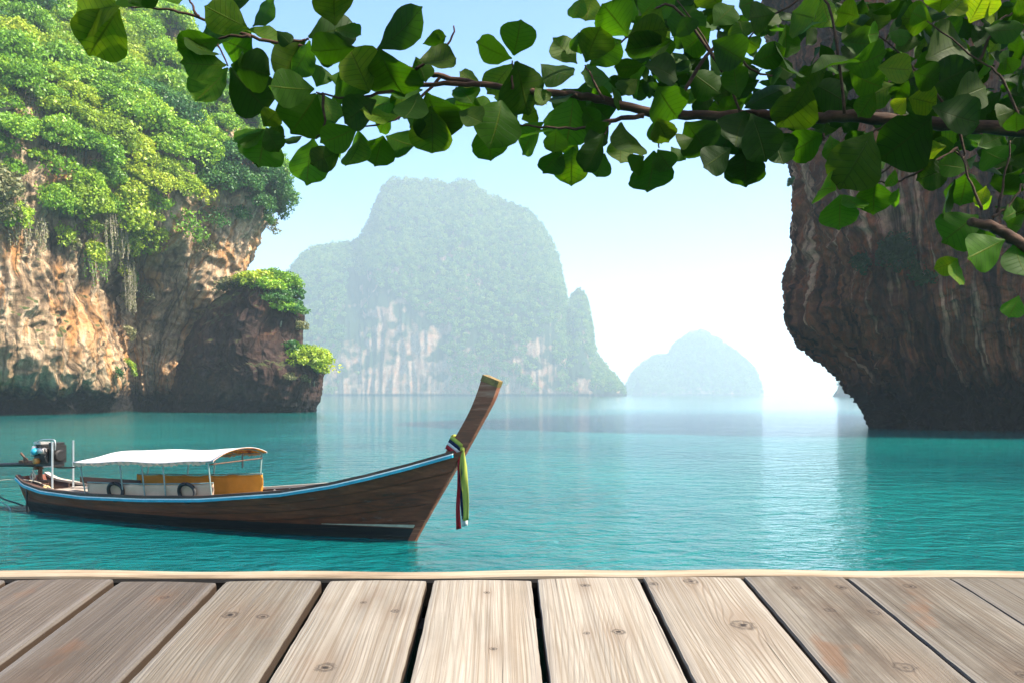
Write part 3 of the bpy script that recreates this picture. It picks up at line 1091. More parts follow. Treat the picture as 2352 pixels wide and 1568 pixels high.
v, f = [], []
for i, u in enumerate(np.linspace(.80, .985, 30)):
    h_ = .012 + .05 * (i / 29)
    v += [bl_pt(u, .275, .012), bl_pt(u, .275 + h_, .012), bl_pt(u, .275 + h_, -.02), bl_pt(u, .275, -.02)]
for i in range(29):
    for k in range(4):
        l = (k + 1) % 4
        f.append((i * 4 + k, i * 4 + 4 + k, i * 4 + 4 + l, i * 4 + l))
f += [(0, 1, 2, 3), (119, 118, 117, 116)]
mesh_obj('boot_line', v, f, plain('paint_faded_cream', (0.36, 0.32, 0.24), .7), boat)

# stem and prow post: a curved slab on the centre line
lft = smooth_line([(-.32, -.35), (-.10, .0), (.30, .75), (.62, 1.45), (.80, 1.85), (1.01, 2.13), (1.30, 2.58), (1.50, 2.98), (1.65, 3.38)], 28)
rgt = smooth_line([(-.08, -.35), (.06, .0), (.52, .75), (.95, 1.42), (1.14, 1.70), (1.32, 2.0), (1.69, 2.61), (1.87, 2.93), (1.99, 3.25)], 28)
V, Fc = [], []
for i in range(28):
    q = i / 27
    th = np.interp(q, [0, .5, .62, 1], [.07, .085, .095, .12])
    for (s, z), ty in ((lft[i], 1), (lft[i], -1), (rgt[i], -.72), (rgt[i], .72)):
        V.append((s, ty * th, z))
for i in range(27):
    for k in range(4):
        l = (k + 1) % 4
        Fc.append((i * 4 + k, i * 4 + l, i * 4 + 4 + l, i * 4 + 4 + k))
Fc += [(0, 3, 2, 1), tuple(27 * 4 + k for k in range(4))]
prow = bevel(mesh_obj('prow', V, Fc, M_PROW, boat), .012, 2)
# yellow painted cap on the prow tip
cv, cf = [], []
tip = [(1.60, 3.27), (1.655, 3.392), (2.0, 3.258), (1.955, 3.135)]
for ty in (1, -1):
    for k, (s, z) in enumerate(tip):
        cv.append((s, ty * (.125 if k in (0, 1) else .092), z))
cf = [(0, 1, 2, 3), (7, 6, 5, 4), (0, 4, 5, 1), (1, 5, 6, 2), (2, 6, 7, 3), (3, 7, 4, 0)]
bevel(mesh_obj('tip_cap', cv, cf, plain('paint_worn_ochre', (0.16, 0.10, 0.02), .6, var=.5, scale=9), prow), .006, 1)

# floor boards, ribs, thwarts
fv = []
for k in range(5):
    y0 = -.4 + .16 * k
    fv.append(box((-6.2, y0 + .08, .20), (7.6, .15, .03)))
for q in fv:
    mesh_obj('floor_board', q[0], q[1], M_PALEWOOD, boat)
for k, u in enumerate(np.linspace(.06, .9, 24)):
    for s in (1, -1):
        pts = [hull_pt(u, t, s, -.09) for t in (.12, .3, .5, .7, .97)]
        v, f = tube(pts, .03, 4)
        mesh_obj('rib', v, f, M_PALEWOOD if k > 13 else M_DARKWOOD, boat)
for s_ in (-2.2, -1.0, -3.4):
    w = hb(s_) * 1.5
    mesh_obj('thwart', *box((s_, 0, zg(s_) - .2), (.26, w, .04)), M_PALEWOOD, boat)
# stern deck boards and the long pale board lying on it
for k in range(4):
    mesh_obj('deck_board', *box((-10.25 + .02 * k, -.40 + .26 * k, .52), (1.5, .245, .03)), M_PALEWOOD, boat)
mesh_obj('loose_board', *box((-9.35, -.10, .66), (1.9, .22, .03), np.array(Matrix.Rotation(-.22, 3, 'Z') @ Matrix.Rotation(-.05, 3, 'Y'))), M_PALEWOOD, boat)
mesh_obj('side_board', *box((-9.6, .62, .74), (2.2, .03, .16)), M_DARKWOOD, boat)

# canopy: arched sheet, white above, orange lining below, on posts and rails
def canopy_pt(q, w, off=0.0):
    """q 0..1 stern to bow, w -1..1 near edge (camera side) to far edge."""
    s = -8.95 + q * (4.48 - 0.12 * (w + 1))
    edge = 1.375 + .155 * q - .02 * math.sin(q * math.pi * 4) + .07 * (w + 1) * .5
    crown = (.175 + .015 * math.sin(q * 14)) * min(1, .25 + q / .16)
    z = edge + crown * (1 - abs(w) ** 2.2) + off
    y = w * (1.0 - .04 * (1 - q))
    if q > .93:
        z += .03 * (q - .93) / .07
    return (s, y, z)


def canopy_sheet(off, th, nq=44, nw=18):
    V, Fc = [], []
    for o in (off, off - th):
        for i in range(nq):
            for j in range(nw):
                V.append(canopy_pt(i / (nq - 1), -1 + 2 * j / (nw - 1), o))
    n = nq * nw
    for i in range(nq - 1):
        for j in range(nw - 1):
            a = i * nw + j
            Fc += [(a, a + nw, a + nw + 1, a + 1), (n + a, n + a + 1, n + a + nw + 1, n + a + nw)]
    for i in range(nq - 1):
        for j in (0, nw - 1):
            a = i * nw + j
            Fc.append((a, n + a, n + a + nw, a + nw))
    for j in range(nw - 1):
        for i in (0, nq - 1):
            a = i * nw + j
            Fc.append((a, a + 1, n + a + 1, n + a))
    return V, Fc


canopy = mesh_obj('canopy', *canopy_sheet(0, .012), M_CANVAS, boat, smooth=True)
t = NT('lining_orange')
co = t.n('ShaderNodeTexCoord').outputs['Object']
c = t.ramp(t.noise(t.vmul(co, (5, 3, 1)), 1.2, 3, .5, dist=2.5), [(0.36, (0.03, .01, .008)), (0.44, (.5, .07, .02)), (.54, (.75, .25, .02)), (.66, (.8, .55, .06))], 'LINEAR')
mlin = t.bsdf(c, .8, .2)
tl = t.n('ShaderNodeBsdfTranslucent'); t.put(tl.inputs[0], c)
mm = t.n('ShaderNodeMixShader'); mm.inputs[0].default_value = .3
t.l(mlin, mm.inputs[1]); t.l(tl.outputs[0], mm.inputs[2])
mesh_obj('lining', *canopy_sheet(-.016, .006), t.done(mm.outputs[0]), canopy, smooth=True)
for w, nm in ((-1, 'valance'), (1, 'valance')):
    V, Fc = [], []
    nn_ = 60
    for i in range(nn_):
        p = np.array(canopy_pt(i / (nn_ - 1) * .95, w))
        wv = .012 * math.sin(i * 1.9)
        drop = .075 + .02 * math.sin(i * 2.7) + .015 * math.sin(i * .6)
        V += [p + np.array([0, wv * .2, -.004]), p + np.array([0, wv, -drop])]
    for i in range(nn_ - 1):
        Fc.append((2 * i, 2 * i + 1, 2 * i + 3, 2 * i + 2))
    o = mesh_obj(nm, V, Fc, M_CREAM, canopy)
    sm = o.modifiers.new('thickness', 'SOLIDIFY'); sm.thickness = .006
for k in range(6):
    q = .03 + k * .188
    mesh_obj('canopy_hoop', *tube([np.array(canopy_pt(q, w, -.035)) for w in np.linspace(-1, 1, 15)], .014, 6), M_PIPE, canopy)
for w in (-1, 1):
    mesh_obj('canopy_rail', *tube([np.array(canopy_pt(q, w * .985, -.03)) for q in np.linspace(.0, 1, 20)], .016, 6), M_PIPE, canopy)
for w, qs in ((-1, (.05, .35, .51, .66, .965)), (1, (.10, .42, .62, .965))):
    for q in qs:
        p = np.array(canopy_pt(q, w * .985, -.03))
        base = np.array([p[0], -(-w) * (hb(p[0]) - .11), zg(p[0]) - .15])
        base[1] = w * (hb(p[0]) - .11)
        mesh_obj('post', *tube([base, (base + p) / 2, p], .017, 6), M_PIPE, boat)
# front cross bar and brace under the canopy
pa, pb = np.array(canopy_pt(.97, -.96, -.10)), np.array(canopy_pt(.97, .96, -.16))
mesh_obj('cross_bar', *tube([pa, pb], .014, 6), M_RUST, boat)
mesh_obj('hanging_strap', *box(np.array(canopy_pt(.97, .2, -.30)), (.02, .035, .34)), M_RUBBER, boat)


def side_panel(name, w, s0, s1, top, mat):
    V, Fc = [], []
    n = 40
    for i in range(n):
        s = s0 + (s1 - s0) * i / (n - 1)
        y = w * (hb(s) - .13)
        for j in range(6):
            f = j / 5
            z = (zg(s) - .12) * (1 - f) + (zg(s) + top) * f
            V.append((s, y + .014 * math.sin(s * 4.1 + j * .8) * math.sin(f * math.pi) + .01 * math.sin(s * 11 - j), z - (.02 * abs(math.sin(i * .42)) if j == 5 else 0)))
    for i in range(n - 1):
        for j in range(5):
            a = i * 6 + j
            Fc.append((a, a + 6, a + 7, a + 1))
    o = mesh_obj(name, V, Fc, mat, boat, smooth=True)
    sm = o.modifiers.new('thickness', 'SOLIDIFY'); sm.thickness = .008
    rp = [np.array([s, w * (hb(s) - .125), zg(s) + top + .012]) for s in np.linspace(s0, s1, 14)]
    mesh_obj('panel_rail', *tube(rp, .016, 6), M_PIPE, boat)


side_panel('cream_panel', -1, -8.72, -4.62, .29, M_CREAM)
side_panel('orange_panel', 1, -8.75, -4.72, .36, M_ORANGE)

# engine on its pivot over the stern, with the long propeller shaft running aft
ev = [box((-11.15, 0, 1.42), (.50, .42, .36)), box((-11.05, 0, 1.20), (.66, .34, .16)), box((-11.30, 0, 1.64), (.26, .30, .12)), box((-10.83, .02, 1.5), (.10, .40, .52))]
engine = bevel(mesh_obj('engine', *join(*ev), M_IRON, boat), .02, 2)


def lathe(c, axis, prof, n=14):
    ax = np.array(axis, float); ax /= np.linalg.norm(ax)
    a = np.cross(ax, [0.1, .2, 1.0]); a /= np.linalg.norm(a); b = np.cross(ax, a)
    V, Fc = [], []
    for (h, r) in prof:
        for k in range(n):
            w = 2 * math.pi * k / n
            V.append(np.array(c) + ax * h + r * (math.cos(w) * a + math.sin(w) * b))
    m = len(prof)
    for i in range(m - 1):
        for k in range(n):
            l = (k + 1) % n
            Fc.append((i * n + k, i * n + l, i * n + n + l, i * n + n + k))
    Fc += [tuple(range(n - 1, -1, -1)), tuple((m - 1) * n + k for k in range(n))]
    return V, Fc


ball = [(-.1, .01), (-.085, .055), (-.05, .087), (0, .10), (.05, .087), (.085, .055), (.1, .01)]
mesh_obj('air_filter', *lathe((-11.28, -.26, 1.52), (0, 1, 0), ball), M_BLUE, engine, smooth=True)
mesh_obj('oil_filter', *lathe((-11.22, -.27, 1.28), (0, 1, 0), [(-.07, .05), (-.06, .075), (.06, .075), (.07, .05)]), plain('filter_ochre', (.35, .16, .03), .5), engine, smooth=True)
mesh_obj('alternator', *lathe((-10.98, -.27, 1.55), (1, 0, 0), [(-.10, .05), (-.09, .085), (.07, .085), (.09, .05)]), M_ALU, engine, smooth=True)
mesh_obj('cylinder_head', *bevel(mesh_obj('tmp', *box((-11.30, -.05, 1.74), (.26, .28, .07)), M_ALU), .012).data and box((-11.30, -.05, 1.735), (.28, .28, .06)), M_ALU, engine)
bpy.data.objects.remove(bpy.data.objects['tmp'])
mesh_obj('manifold', *lathe((-11.42, -.18, 1.52), (0, .2, 1), [(-.14, .05), (-.12, .075), (.12, .075), (.14, .05)]), M_ALU, engine, smooth=True)
mesh_obj('pulley', *lathe((-10.66, 0, 1.42), (1, 0, 0), [(-.03, .12), (-.02, .15), (-.008, .12), (.008, .12), (.02, .15), (.03, .12)], 20), M_IRON, engine)
mesh_obj('radiator', *box((-10.72, .02, 1.46), (.05, .36, .46)), M_IRON, engine)
mesh_obj('exhaust_pipe', *tube(smooth_line([(-11.36, -.18, 1.38), (-11.44, -.2, 1.24), (-11.58, -.2, 1.20), (-11.74, -.2, 1.32), (-11.92, -.2, 1.46)], 14), .028, 8), M_RUST, engine, smooth=True)
mesh_obj('shaft_tube', *tube([(-10.95, 0, 1.16), (-12.2, 0, 1.14), (-14.0, 0, 1.04), (-16.2, 0, .80)], [.06, .06, .045, .04], 8), M_IRON, engine, smooth=True)
mesh_obj('shaft_bracket', *join(box((-11.75, 0, 1.20), (.5, .12, .10)), box((-12.15, 0, 1.20), (.16, .10, .09)), box((-11.95, -.05, 1.26), (.10, .06, .12))), M_RUST, engine)
mesh_obj('pivot_post', *join(tube([(-11.45, 0, .62), (-11.45, 0, .85), (-11.43, 0, 1.12)], [.10, .06, .05], 8), tube([(-11.5, -.12, 1.08), (-11.5, .12, 1.08)], .05, 8)), M_RUST, engine)
mesh_obj('tiller', *tube(smooth_line([(-10.95, -.05, 1.13), (-10.6, -.07, 1.12), (-10.25, -.1, 1.13), (-9.95, -.12, 1.15)], 10), .022, 6), M_IRON, engine)
mesh_obj('drip_bar', *tube([(-11.0, -.24, 1.13), (-10.65, -.24, 1.15)], .014, 6), M_ALU, engine)
mesh_obj('engine_guard', *tube(smooth_line([(-10.60, -.20, 1.58), (-10.56, -.22, 1.72), (-10.6, -.22, 1.83), (-10.8, -.22, 1.84), (-11.1, -.22, 1.82), (-11.25, -.22, 1.76)], 20), .018, 6), M_STEEL, engine)
r_ = np.random.default_rng(4)
hs = []
for k in range(7):
    a = np.array([-11.3 + r_.uniform(0, .45), -.24, 1.25 + r_.uniform(0, .45)])
    b = np.array([-11.3 + r_.uniform(0, .5), -.25, 1.2 + r_.uniform(0, .5)])
    hs.append(tube(smooth_line([a, (a + b) / 2 + np.array([r_.uniform(-.1, .1), -.08, r_.uniform(-.05, .15)]), b], 8), .012, 5))
mesh_obj('hose', *join(*hs), M_RUBBER, engine)
for (yy, nm) in ((-.30, 'engine_stand'), (.30, 'engine_stand')):
    mesh_obj(nm, *tube([(-10.57, yy, .50), (-10.57, yy, 1.80)], .026, 6), M_STEEL, boat)
mesh_obj('stern_post', *box((-11.45, 0, .62), (.30, .36, .26)), M_DARKWOOD, boat)
mesh_obj('small_bracket', *join(tube([(-10.85, -.40, .50), (-10.85, -.40, .72)], .016, 5), tube([(-10.85, -.40, .72), (-10.62, -.36, .73)], .016, 5)), M_RUST, boat)
mesh_obj('rudder_stock', *tube([boat_p for boat_p in [(-11.30, -.47, .68), (-11.28, -.49, .3), (-11.26, -.5, -.3)]], .022, 6), M_RUBBER, boat)

# things on the boat: tyre fenders, ribbons, ropes
for s_, lab in ((-7.62, 'black rubber tyre fender nearer the engine on the longtail boat'), (-5.30, 'black rubber tyre fender nearer the prow on the longtail boat')):
    V, Fc = tube([np.array([.235 * math.cos(a), 0.02 * math.sin(a * 2), .20 * math.sin(a) + (.05 * (math.cos(a) + .4) * math.sin(a) if False else 0)]) for a in np.linspace(0, 2 * math.pi, 32, endpoint=False)], .043, 10, closed=True)
    o = mesh_obj('tyre_fender', V, Fc, M_RUBBER, smooth=True)
    o.location = boat_world((s_, -(hb(s_) - .055), zg(s_) + .10))
    o.rotation_euler = (0.0, .25, math.atan2(BE[1], BE[0]))
    tag(o, lab, 'tyre', 'tyre fenders hung inside the near gunwale')

rib = empty('ribbon_garland', boat_world((1.0, 0, 1.9)), math.atan2(BE[1], BE[0]))
tag(rib, 'lime, navy, white and red ribbons tied round the prow', 'ribbon')
AX = np.array([.53, 0, .848]); PE = np.array([.848, 0, -.53])


def rmat(name, col):
    t = NT(name)
    co = t.n('ShaderNodeTexCoord').outputs['Object']
    nz = t.noise(t.vmul(co, (30, 30, 2)), 1.5, 3)
    c = t.ramp(nz, [(.3, tuple(x * .7 for x in col)), (.7, col)])
    d = t.bsdf(c, .7, .2)
    tl = t.n('ShaderNodeBsdfTranslucent'); t.put(tl.inputs[0], c)
    m = t.n('ShaderNodeMixShader'); m.inputs[0].default_value = .3
    t.l(d, m.inputs[1]); t.l(tl.outputs[0], m.inputs[2])
    return t.done(m.outputs[0])


RC = [('lime_band', rmat('ribbon_lime', (.50, .52, .09))), ('navy_band', rmat('ribbon_navy', (.012, .02, .07))), ('white_band', rmat('ribbon_white', (.8, .78, .76))), ('red_band', rmat('ribbon_red', (.45, .02, .03)))]
bc = np.array([0.02, 0, 0.11])
offs = [(.10, .02), (.02, -.05), (-.05, -.11), (-.11, -.20)]
for (nm, mt), (h0, h1) in zip(RC, offs):
    V, Fc = [], []
    n = 28
    for i in range(n):
        a = 2 * math.pi * i / n
        ca, sa = math.cos(a), math.sin(a)
        px_ = .175 * (abs(ca) ** .6) * np.sign(ca) + .0
        py_ = .118 * (abs(sa) ** .6) * np.sign(sa)
        for h in (h0 + .012 * math.sin(a * 3), h1 + .012 * math.sin(a * 3 + 1)):
            V.append(bc + PE * (px_ + .06 * -h) + np.array([0, 1, 0]) * py_ + AX * h)
    for i in range(n):
        j = (i + 1) % n
        Fc.append((2 * i, 2 * j, 2 * j + 1, 2 * i + 1))
    o = mesh_obj(nm, V, Fc, mt, rib, smooth=True)
    sm = o.modifiers.new('thickness', 'SOLIDIFY'); sm.thickness = .012; sm.offset = 1
knot = bc + PE * .19 + np.array([0, -.05, .0])
mesh_obj('knot', *lathe(knot, (0, 1, 0), [(-.07, .01), (-.05, .045), (0, .06), (.05, .045), (.07, .01)], 8), RC[0][1], rib, smooth=True)
# hanging tails
def tail(name, mt, x0, x1, z0, z1, yy, w, seed):
    r = np.random.default_rng(seed)
    V, Fc = [], []
    n = 22
    ph = r.uniform(0, 6)
    for i in range(n):
        f = i / (n - 1)
        ww = w * (.35 + .65 * min(1, f / .25))
        x = x0 + (x1 - x0) * f + .012 * math.sin(f * 7 + ph)
        for k in range(5):
            g = k / 4 - .5
            V.append((x + g * ww, yy + .03 * math.sin(g * 9 + f * 3 + ph) * min(1, f * 3), z0 + (z1 - z0) * f + .006 * k))
    for i in range(n - 1):
        for k in range(4):
            a = i * 5 + k
            Fc.append((a, a + 1, a + 6, a + 5))
    o = mesh_obj(name, V, Fc, mt, rib, smooth=True)
    sm = o.modifiers.new('thickness', 'SOLIDIFY'); sm.thickness = .006


kx, kz = knot[0], knot[2]
tail('lime_tail', RC[0][1], kx + .02, kx + .10, kz, kz - 1.42, -.10, .15, 1)
tail('navy_tail', RC[1][1], kx - .03, kx + .0, kz - .02, kz - 1.40, -.07, .07, 2)
tail('white_tail', RC[2][1], kx - .05, kx + .03, kz - .02, kz - 1.54, -.05, .10, 3)
tail('red_tail', RC[3][1], kx - .08, kx - .075, kz - .10, kz - 1.60, -.09, .09, 4)


def rope(name, pts, rad, mat, label, n=40):
    v, f = tube(smooth_line([boat_world(p) for p in pts], n), rad, 6)
    o = mesh_obj(name, v, f, mat, smooth=True)
    tag(o, label, 'rope')
    return o


rope('mooring_rope', [(-13.4, -.35, .60), (-12.4, -.4, .74), (-11.6, -.45, .80), (-11.2, -.25, .74), (-10.75, -.3, .63), (-10.45, -.35, .60)], .016, M_ROPE, 'pale rope stretched over the stern of the boat')
rope('rope_coil', [(-11.6, -.1, 1.02), (-11.5, -.16, 1.0), (-11.42, -.16, .88), (-11.52, -.15, .76), (-11.62, -.15, .84), (-11.52, -.17, .95), (-11.45, -.2, .80), (-11.5, -.25, .66)], .02, M_ROPE, 'tan rope loop hanging under the engine')
rope('black_hose', [(-13.2, -.5, -.1), (-13.0, -.5, .25), (-12.6, -.5, .38), (-12.1, -.5, .26), (-11.7, -.5, .20), (-11.45, -.48, .14)], .022, M_RUBBER, 'black hose arching into the water behind the stern')
rope('green_hose', [(-13.5, -.45, -.1), (-13.2, -.45, .18), (-12.6, -.45, .22), (-12.1, -.45, .1), (-11.9, -.45, -.1)], .016, M_PIPE, 'thin grey green hose trailing behind the stern')
rag = mesh_obj('yellow_rag', *lathe((0, 0, .0), (0, 0, 1), [(-.06, .10), (-.02, .13), (.03, .09), (.07, .03)], 9), plain('rag_yellow', (.6, .42, .16), .9), smooth=True)
for v_ in rag.data.vertices:
    v_.co += Vector((rng.uniform(-.04, .04), rng.uniform(-.03, .03), rng.uniform(-.02, .03)))
rag.location = boat_world((-11.0, -.15, .58))
tag(rag, 'crumpled yellow rag on the stern deck', 'rag')

# ------------------------------------------------------------------ wooden deck in the foreground
DT = np.array([-0.0133, 1.0, 0.1168]); DT /= np.linalg.norm(DT)      # the boards rise slightly towards the water
DX = np.array([1.0, 0.0133, 0.0]); DX /= np.linalg.norm(DX)
DN = np.cross(DX, DT)
D0 = P(1176, 1328, 2.10)
PXM = 2.10 / F
deck = empty('wooden_deck', (0, 0.6, 0))
tag(deck, 'weathered grey plank deck at the water edge in the foreground', 'deck')
M_BEAM = plain('deck_beam_dark', (0.03, 0.021, 0.015), .85, .2, var=.3, scale=6)


def plank_material(k, w, knots, tint, dark, stain):
    """Grain lines that flow round the knots; x across the board, y along it."""
    t = NT('weathered_plank_%s' % 'abcdefghijklmnopqrstuvwxyz'[k])
    co = t.n('ShaderNodeTexCoord').outputs['Object']
    x, y, z = t.sep(co)
    ofs = (k * 3.17, k * 1.31, 0)
    cs = t.vadd(co, ofs)
    slow = t.noise(t.vmul(cs, (2.2, 0.55, 1)), 1.0, 2, .5)
    phase = t.math('ADD', x, t.math('MULTIPLY', t.math('SUBTRACT', slow, .5), .20))
    wig = t.noise(t.vmul(cs, (9, 2.2, 1)), 1.0, 2, .5)
    phase = t.math('ADD', phase, t.math('MULTIPLY', t.math('SUBTRACT', wig, .5), .007))
    kdark = 0.0
    krot = 0.0
    for (kx, ky, kr) in knots:
        dx = t.math('SUBTRACT', x, kx)
        dyr = t.math('SUBTRACT', y, ky)
        dy = t.math('MULTIPLY', dyr, .48)
        d3 = t.math('ADD', t.math('MULTIPLY', dx, dx), t.math('MULTIPLY', dyr, dyr))
        d2 = t.math('ADD', t.math('MULTIPLY', dx, dx), t.math('MULTIPLY', dy, dy))
        g = t.math('DIVIDE', kr * kr * 2.2, t.math('ADD', d2, kr * kr * .9))
        far = t.math('EXPONENT', t.math('MULTIPLY', d2, -1.0 / (2 * (kr * 3.6) ** 2)))
        phase = t.math('SUBTRACT', phase, t.math('MULTIPLY', t.math('MULTIPLY', dx, g), t.math('MULTIPLY', far, .75)))
        dd = t.math('SQRT', d3)
        dd = t.math('ADD', dd, t.math('MULTIPLY', t.math('SUBTRACT', t.noise(t.vmul(cs, (60, 60, 1)), 1.0, 3, .6), .5), kr * 1.6))
        eye = t.mr(dd, kr * .15, kr * .75, 1.0, 0.0, True)
        ring = t.math('MULTIPLY', t.mr(dd, kr * .6, kr * 1.0, 0, 1), t.mr(dd, kr * 1.0, kr * 1.5, 1, 0))
        kdark = t.math('MAXIMUM', kdark, t.math('MAXIMUM', t.math('MULTIPLY', eye, .97), t.math('MULTIPLY', ring, .62)))
        halo = t.math('EXPONENT', t.math('MULTIPLY', d2, -1.0 / (2 * (kr * 2.4) ** 2)))
        krot = t.math('MAXIMUM', krot, halo)
    # growth rings: wide in the middle of the board, tight at the edges
    ph = t.math('MULTIPLY', phase, 2 * math.pi * 100)
    ring = t.math('POWER', t.math('ADD', t.math('MULTIPLY', t.math('SINE', ph), .5), .5), 3.0)
    cath = t.math('MULTIPLY', t.math('SUBTRACT', t.noise(t.vmul(cs, (4.5, .45, 1)), 1.0, 2, .5, dist=.2), .5), 60)
    ring2 = t.math('POWER', t.math('ADD', t.math('MULTIPLY', t.math('SINE', t.math('ADD', cath, t.math('MULTIPLY', phase, 60))), .5), .5), 4)
    fib = t.noise(t.vmul(cs, (210, .9, 1)), 1.0, 3, .6)
    fib2 = t.noise(t.vmul(cs, (55, .55, 1)), 1.0, 4, .65)
    blot = t.noise(t.vmul(cs, (4.5, 1.6, 1)), 1.0, 5, .6)
    vis = t.mr(t.noise(t.vmul(cs, (5, .7, 1)), 1.0, 2), .35, .65, .25, 1.0)
    line = t.math('MAXIMUM', t.math('MULTIPLY', ring, t.math('MULTIPLY', vis, .62)), t.math('MULTIPLY', ring2, .28))
    base = t.ramp(t.math('ADD', t.math('MULTIPLY', fib2, .55), t.math('MULTIPLY', blot, .45)), [(.30, tuple(c * .62 for c in tint)), (.5, tint), (.68, tuple(min(.9, c * 1.22) for c in tint))])
    c = t.mix(t.mr(fib, .42, .62), base, t.mix(1.0, base, (.66, .60, .54), 'MULTIPLY'))
    c = t.mix(line, c, dark)
    c = t.mix(t.math('MULTIPLY', krot, .32), c, (.10, .055, .028))
    c = t.mix(kdark, c, (.014, .009, .006))
    if stain:
        sm = t.mr(t.noise(t.vmul(cs, (5, 1.7, 1)), 1.3, 5, .65), .47, .66)
        c = t.mix(t.math('MULTIPLY', sm, stain), c, (.04, .028, .018))
        om = t.mr(t.noise(t.vmul(t.vadd(cs, (9, 4, 0)), (6, 3, 1)), 1.3, 4, .6), .6, .7)
        c = t.mix(t.math('MULTIPLY', om, stain * .6), c, (.12, .05, .018))
    # bleached, worn long edges
    ed = t.mr(t.math('ADD', t.math('ABSOLUTE', x), t.math('MULTIPLY', t.math('SUBTRACT', blot, .5), .03)), w / 2 - .022, w / 2 - .006, 0, 1, True)
    c = t.mix(t.math('MULTIPLY', ed, .2), c, (.20, .19, .18))
    chk = t.mr(t.noise(t.vmul(cs, (75, 1.1, 1)), 1.0, 2, .4), .70, .74)
    c = t.mix(t.math('MULTIPLY', chk, .6), c, (.05, .04, .03))
    c = t.mix(t.mr(z, -.009, -.006, 1, 0), c, (.034, .021, .013))  # plank sides darkened: the shade in the gaps put into the colour
    h = t.math('SUBTRACT', t.math('MULTIPLY', fib2, .5), t.math('MULTIPLY', line, .9))
    h = t.math('SUBTRACT', h, t.math('MULTIPLY', kdark, .8))
    h = t.math('SUBTRACT', h, t.math('MULTIPLY', chk, 1.2))
    nm = t.bump(h, .55, .0022)
    return t.done(t.bsdf(c, t.mr(fib2, .3, .7, .62, .82), .3, nm))


GAPS = [-210, 30, 273, 514, 749, 988, 1227, 1473, 1709, 1946, 2188, 2430, 2670] + [2670 + 241 * k for k in range(1, 5)] + [-210 - 241 * k for k in range(4, -1, -1)]
GW = [20, 20, 21, 21, 20, 16, 13, 11, 9, 8, 6, 6, 6] + [8] * 4 + [18] * 5
PALE = [.28, .32, .27, .50, .78, .97, .95, .88, .48, .42, .36, .36] + [.5, .42, .48, .4, .45] * 2  # board tones, with a vignette painted in: darker towards both sides
KN = [  # knots: fraction across (-.5..+.5), metres back from the far end, radius
    [(.1, .5, .012)], [(-.45, .33, .016), (.2, .9, .012)], [(-.12, .60, .015), (.15, .12, .008), (.3, 1.1, .014)], [(-.15, .235, .014), (.17, .245, .011), (-.05, .63, .013)],
    [(-.12, .50, .015), (.28, .21, .008), (-.05, .16, .006)], [(.05, .10, .006), (.12, .42, .006)], [(-.05, .055, .009), (.12, .34, .011), (-.15, .345, .006)], [(-.05, .035, .014), (.16, .31, .02), (-.44, .05, .01)],
    [(.0, .23, .010), (.38, .24, .011), (-.10, .085, .009), (.35, .08, .011), (.12, .52, .016)], [(-.02, .07, .012), (-.1, .55, .012)], [(.1, .2, .012)], [(0, .3, .01)]] + [[(.1, .3, .012), (-.2, .8, .01)]] * 10
PL = 3.4
for k in [q for q in range(21) if q != 16]:
    x0 = (GAPS[k] + GW[k] / 2 - CX) * PXM
    x1 = (GAPS[k + 1] - GW[k + 1] / 2 - CX) * PXM
    w = x1 - x0
    p_ = PALE[k] * .27
    tint = (p_ * 1.0 + .01, p_ * .885 + .008, p_ * .72 + .006)
    if k <= 2: tint = (tint[0], tint[1] * .94, tint[2] * .95)
    dark = tuple(c * f for c, f in zip(tint, (.50, .42, .34)))
    knots = [(kx * w, -ky, kr) for kx, ky, kr in KN[k]]
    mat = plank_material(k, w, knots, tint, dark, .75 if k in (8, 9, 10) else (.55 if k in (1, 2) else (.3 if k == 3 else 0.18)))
    # board in its own space: x across, y along (0 at the far end, negative towards us), z up; crowned, with eased uneven edges
    ys = np.concatenate([np.linspace(0, -.9, 26), np.linspace(-1.1, -PL, 8)])
    prof = [(-.5, -.042), (-.5, -.008), (-.492, -.001), (-.46, 0), (-.2, .0012), (0, .0018), (.2, .0012), (.46, 0), (.492, -.001), (.5, -.008), (.5, -.042)]
    V, Fc = [], []
    m = len(prof)
    r = np.random.default_rng(50 + k)
    jit = r.uniform(-.0016, .0016, (len(ys), 2))
    endcut = r.uniform(-.006, .006) + np.array([.008 * q[0] * math.sin(k * 2.3) for q in prof])
    for i, yy in enumerate(ys):
        for j, (fx, fz) in enumerate(prof):
            e = jit[i, 0] if fx < -.45 else (jit[i, 1] if fx > .45 else 0)
            V.append((fx * w + e * .5, yy + (endcut[j] if i == 0 else 0), fz - (.002 if i == 0 and j not in (0, m - 1) else 0)))
    for i in range(len(ys) - 1):
        for j in range(m - 1):
            a = i * m + j
            Fc.append((a, a + m, a + m + 1, a + 1))
        a = i * m
        Fc.append((a, a + m - 1, a + 2 * m - 1, a + m))
    Fc.append(tuple(range(m)))
    Fc.append(tuple((len(ys) - 1) * m + j for j in range(m - 1, -1, -1)))
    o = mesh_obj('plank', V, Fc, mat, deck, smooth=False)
    c = D0 + DX * ((x0 + x1) / 2) + DT * r.uniform(-.004, .003) + DN * r.uniform(-.003, .003)
    tw = r.uniform(-.006, .006)
    Rm = Matrix((DX, DT, DN)).transposed() @ Matrix.Rotation(r.uniform(-.004, .004), 3, 'Z') @ Matrix.Rotation(tw, 3, 'Y')
    M4 = Rm.to_4x4(); M4.translation = Vector(c) - deck.location
    o.matrix_local = M4


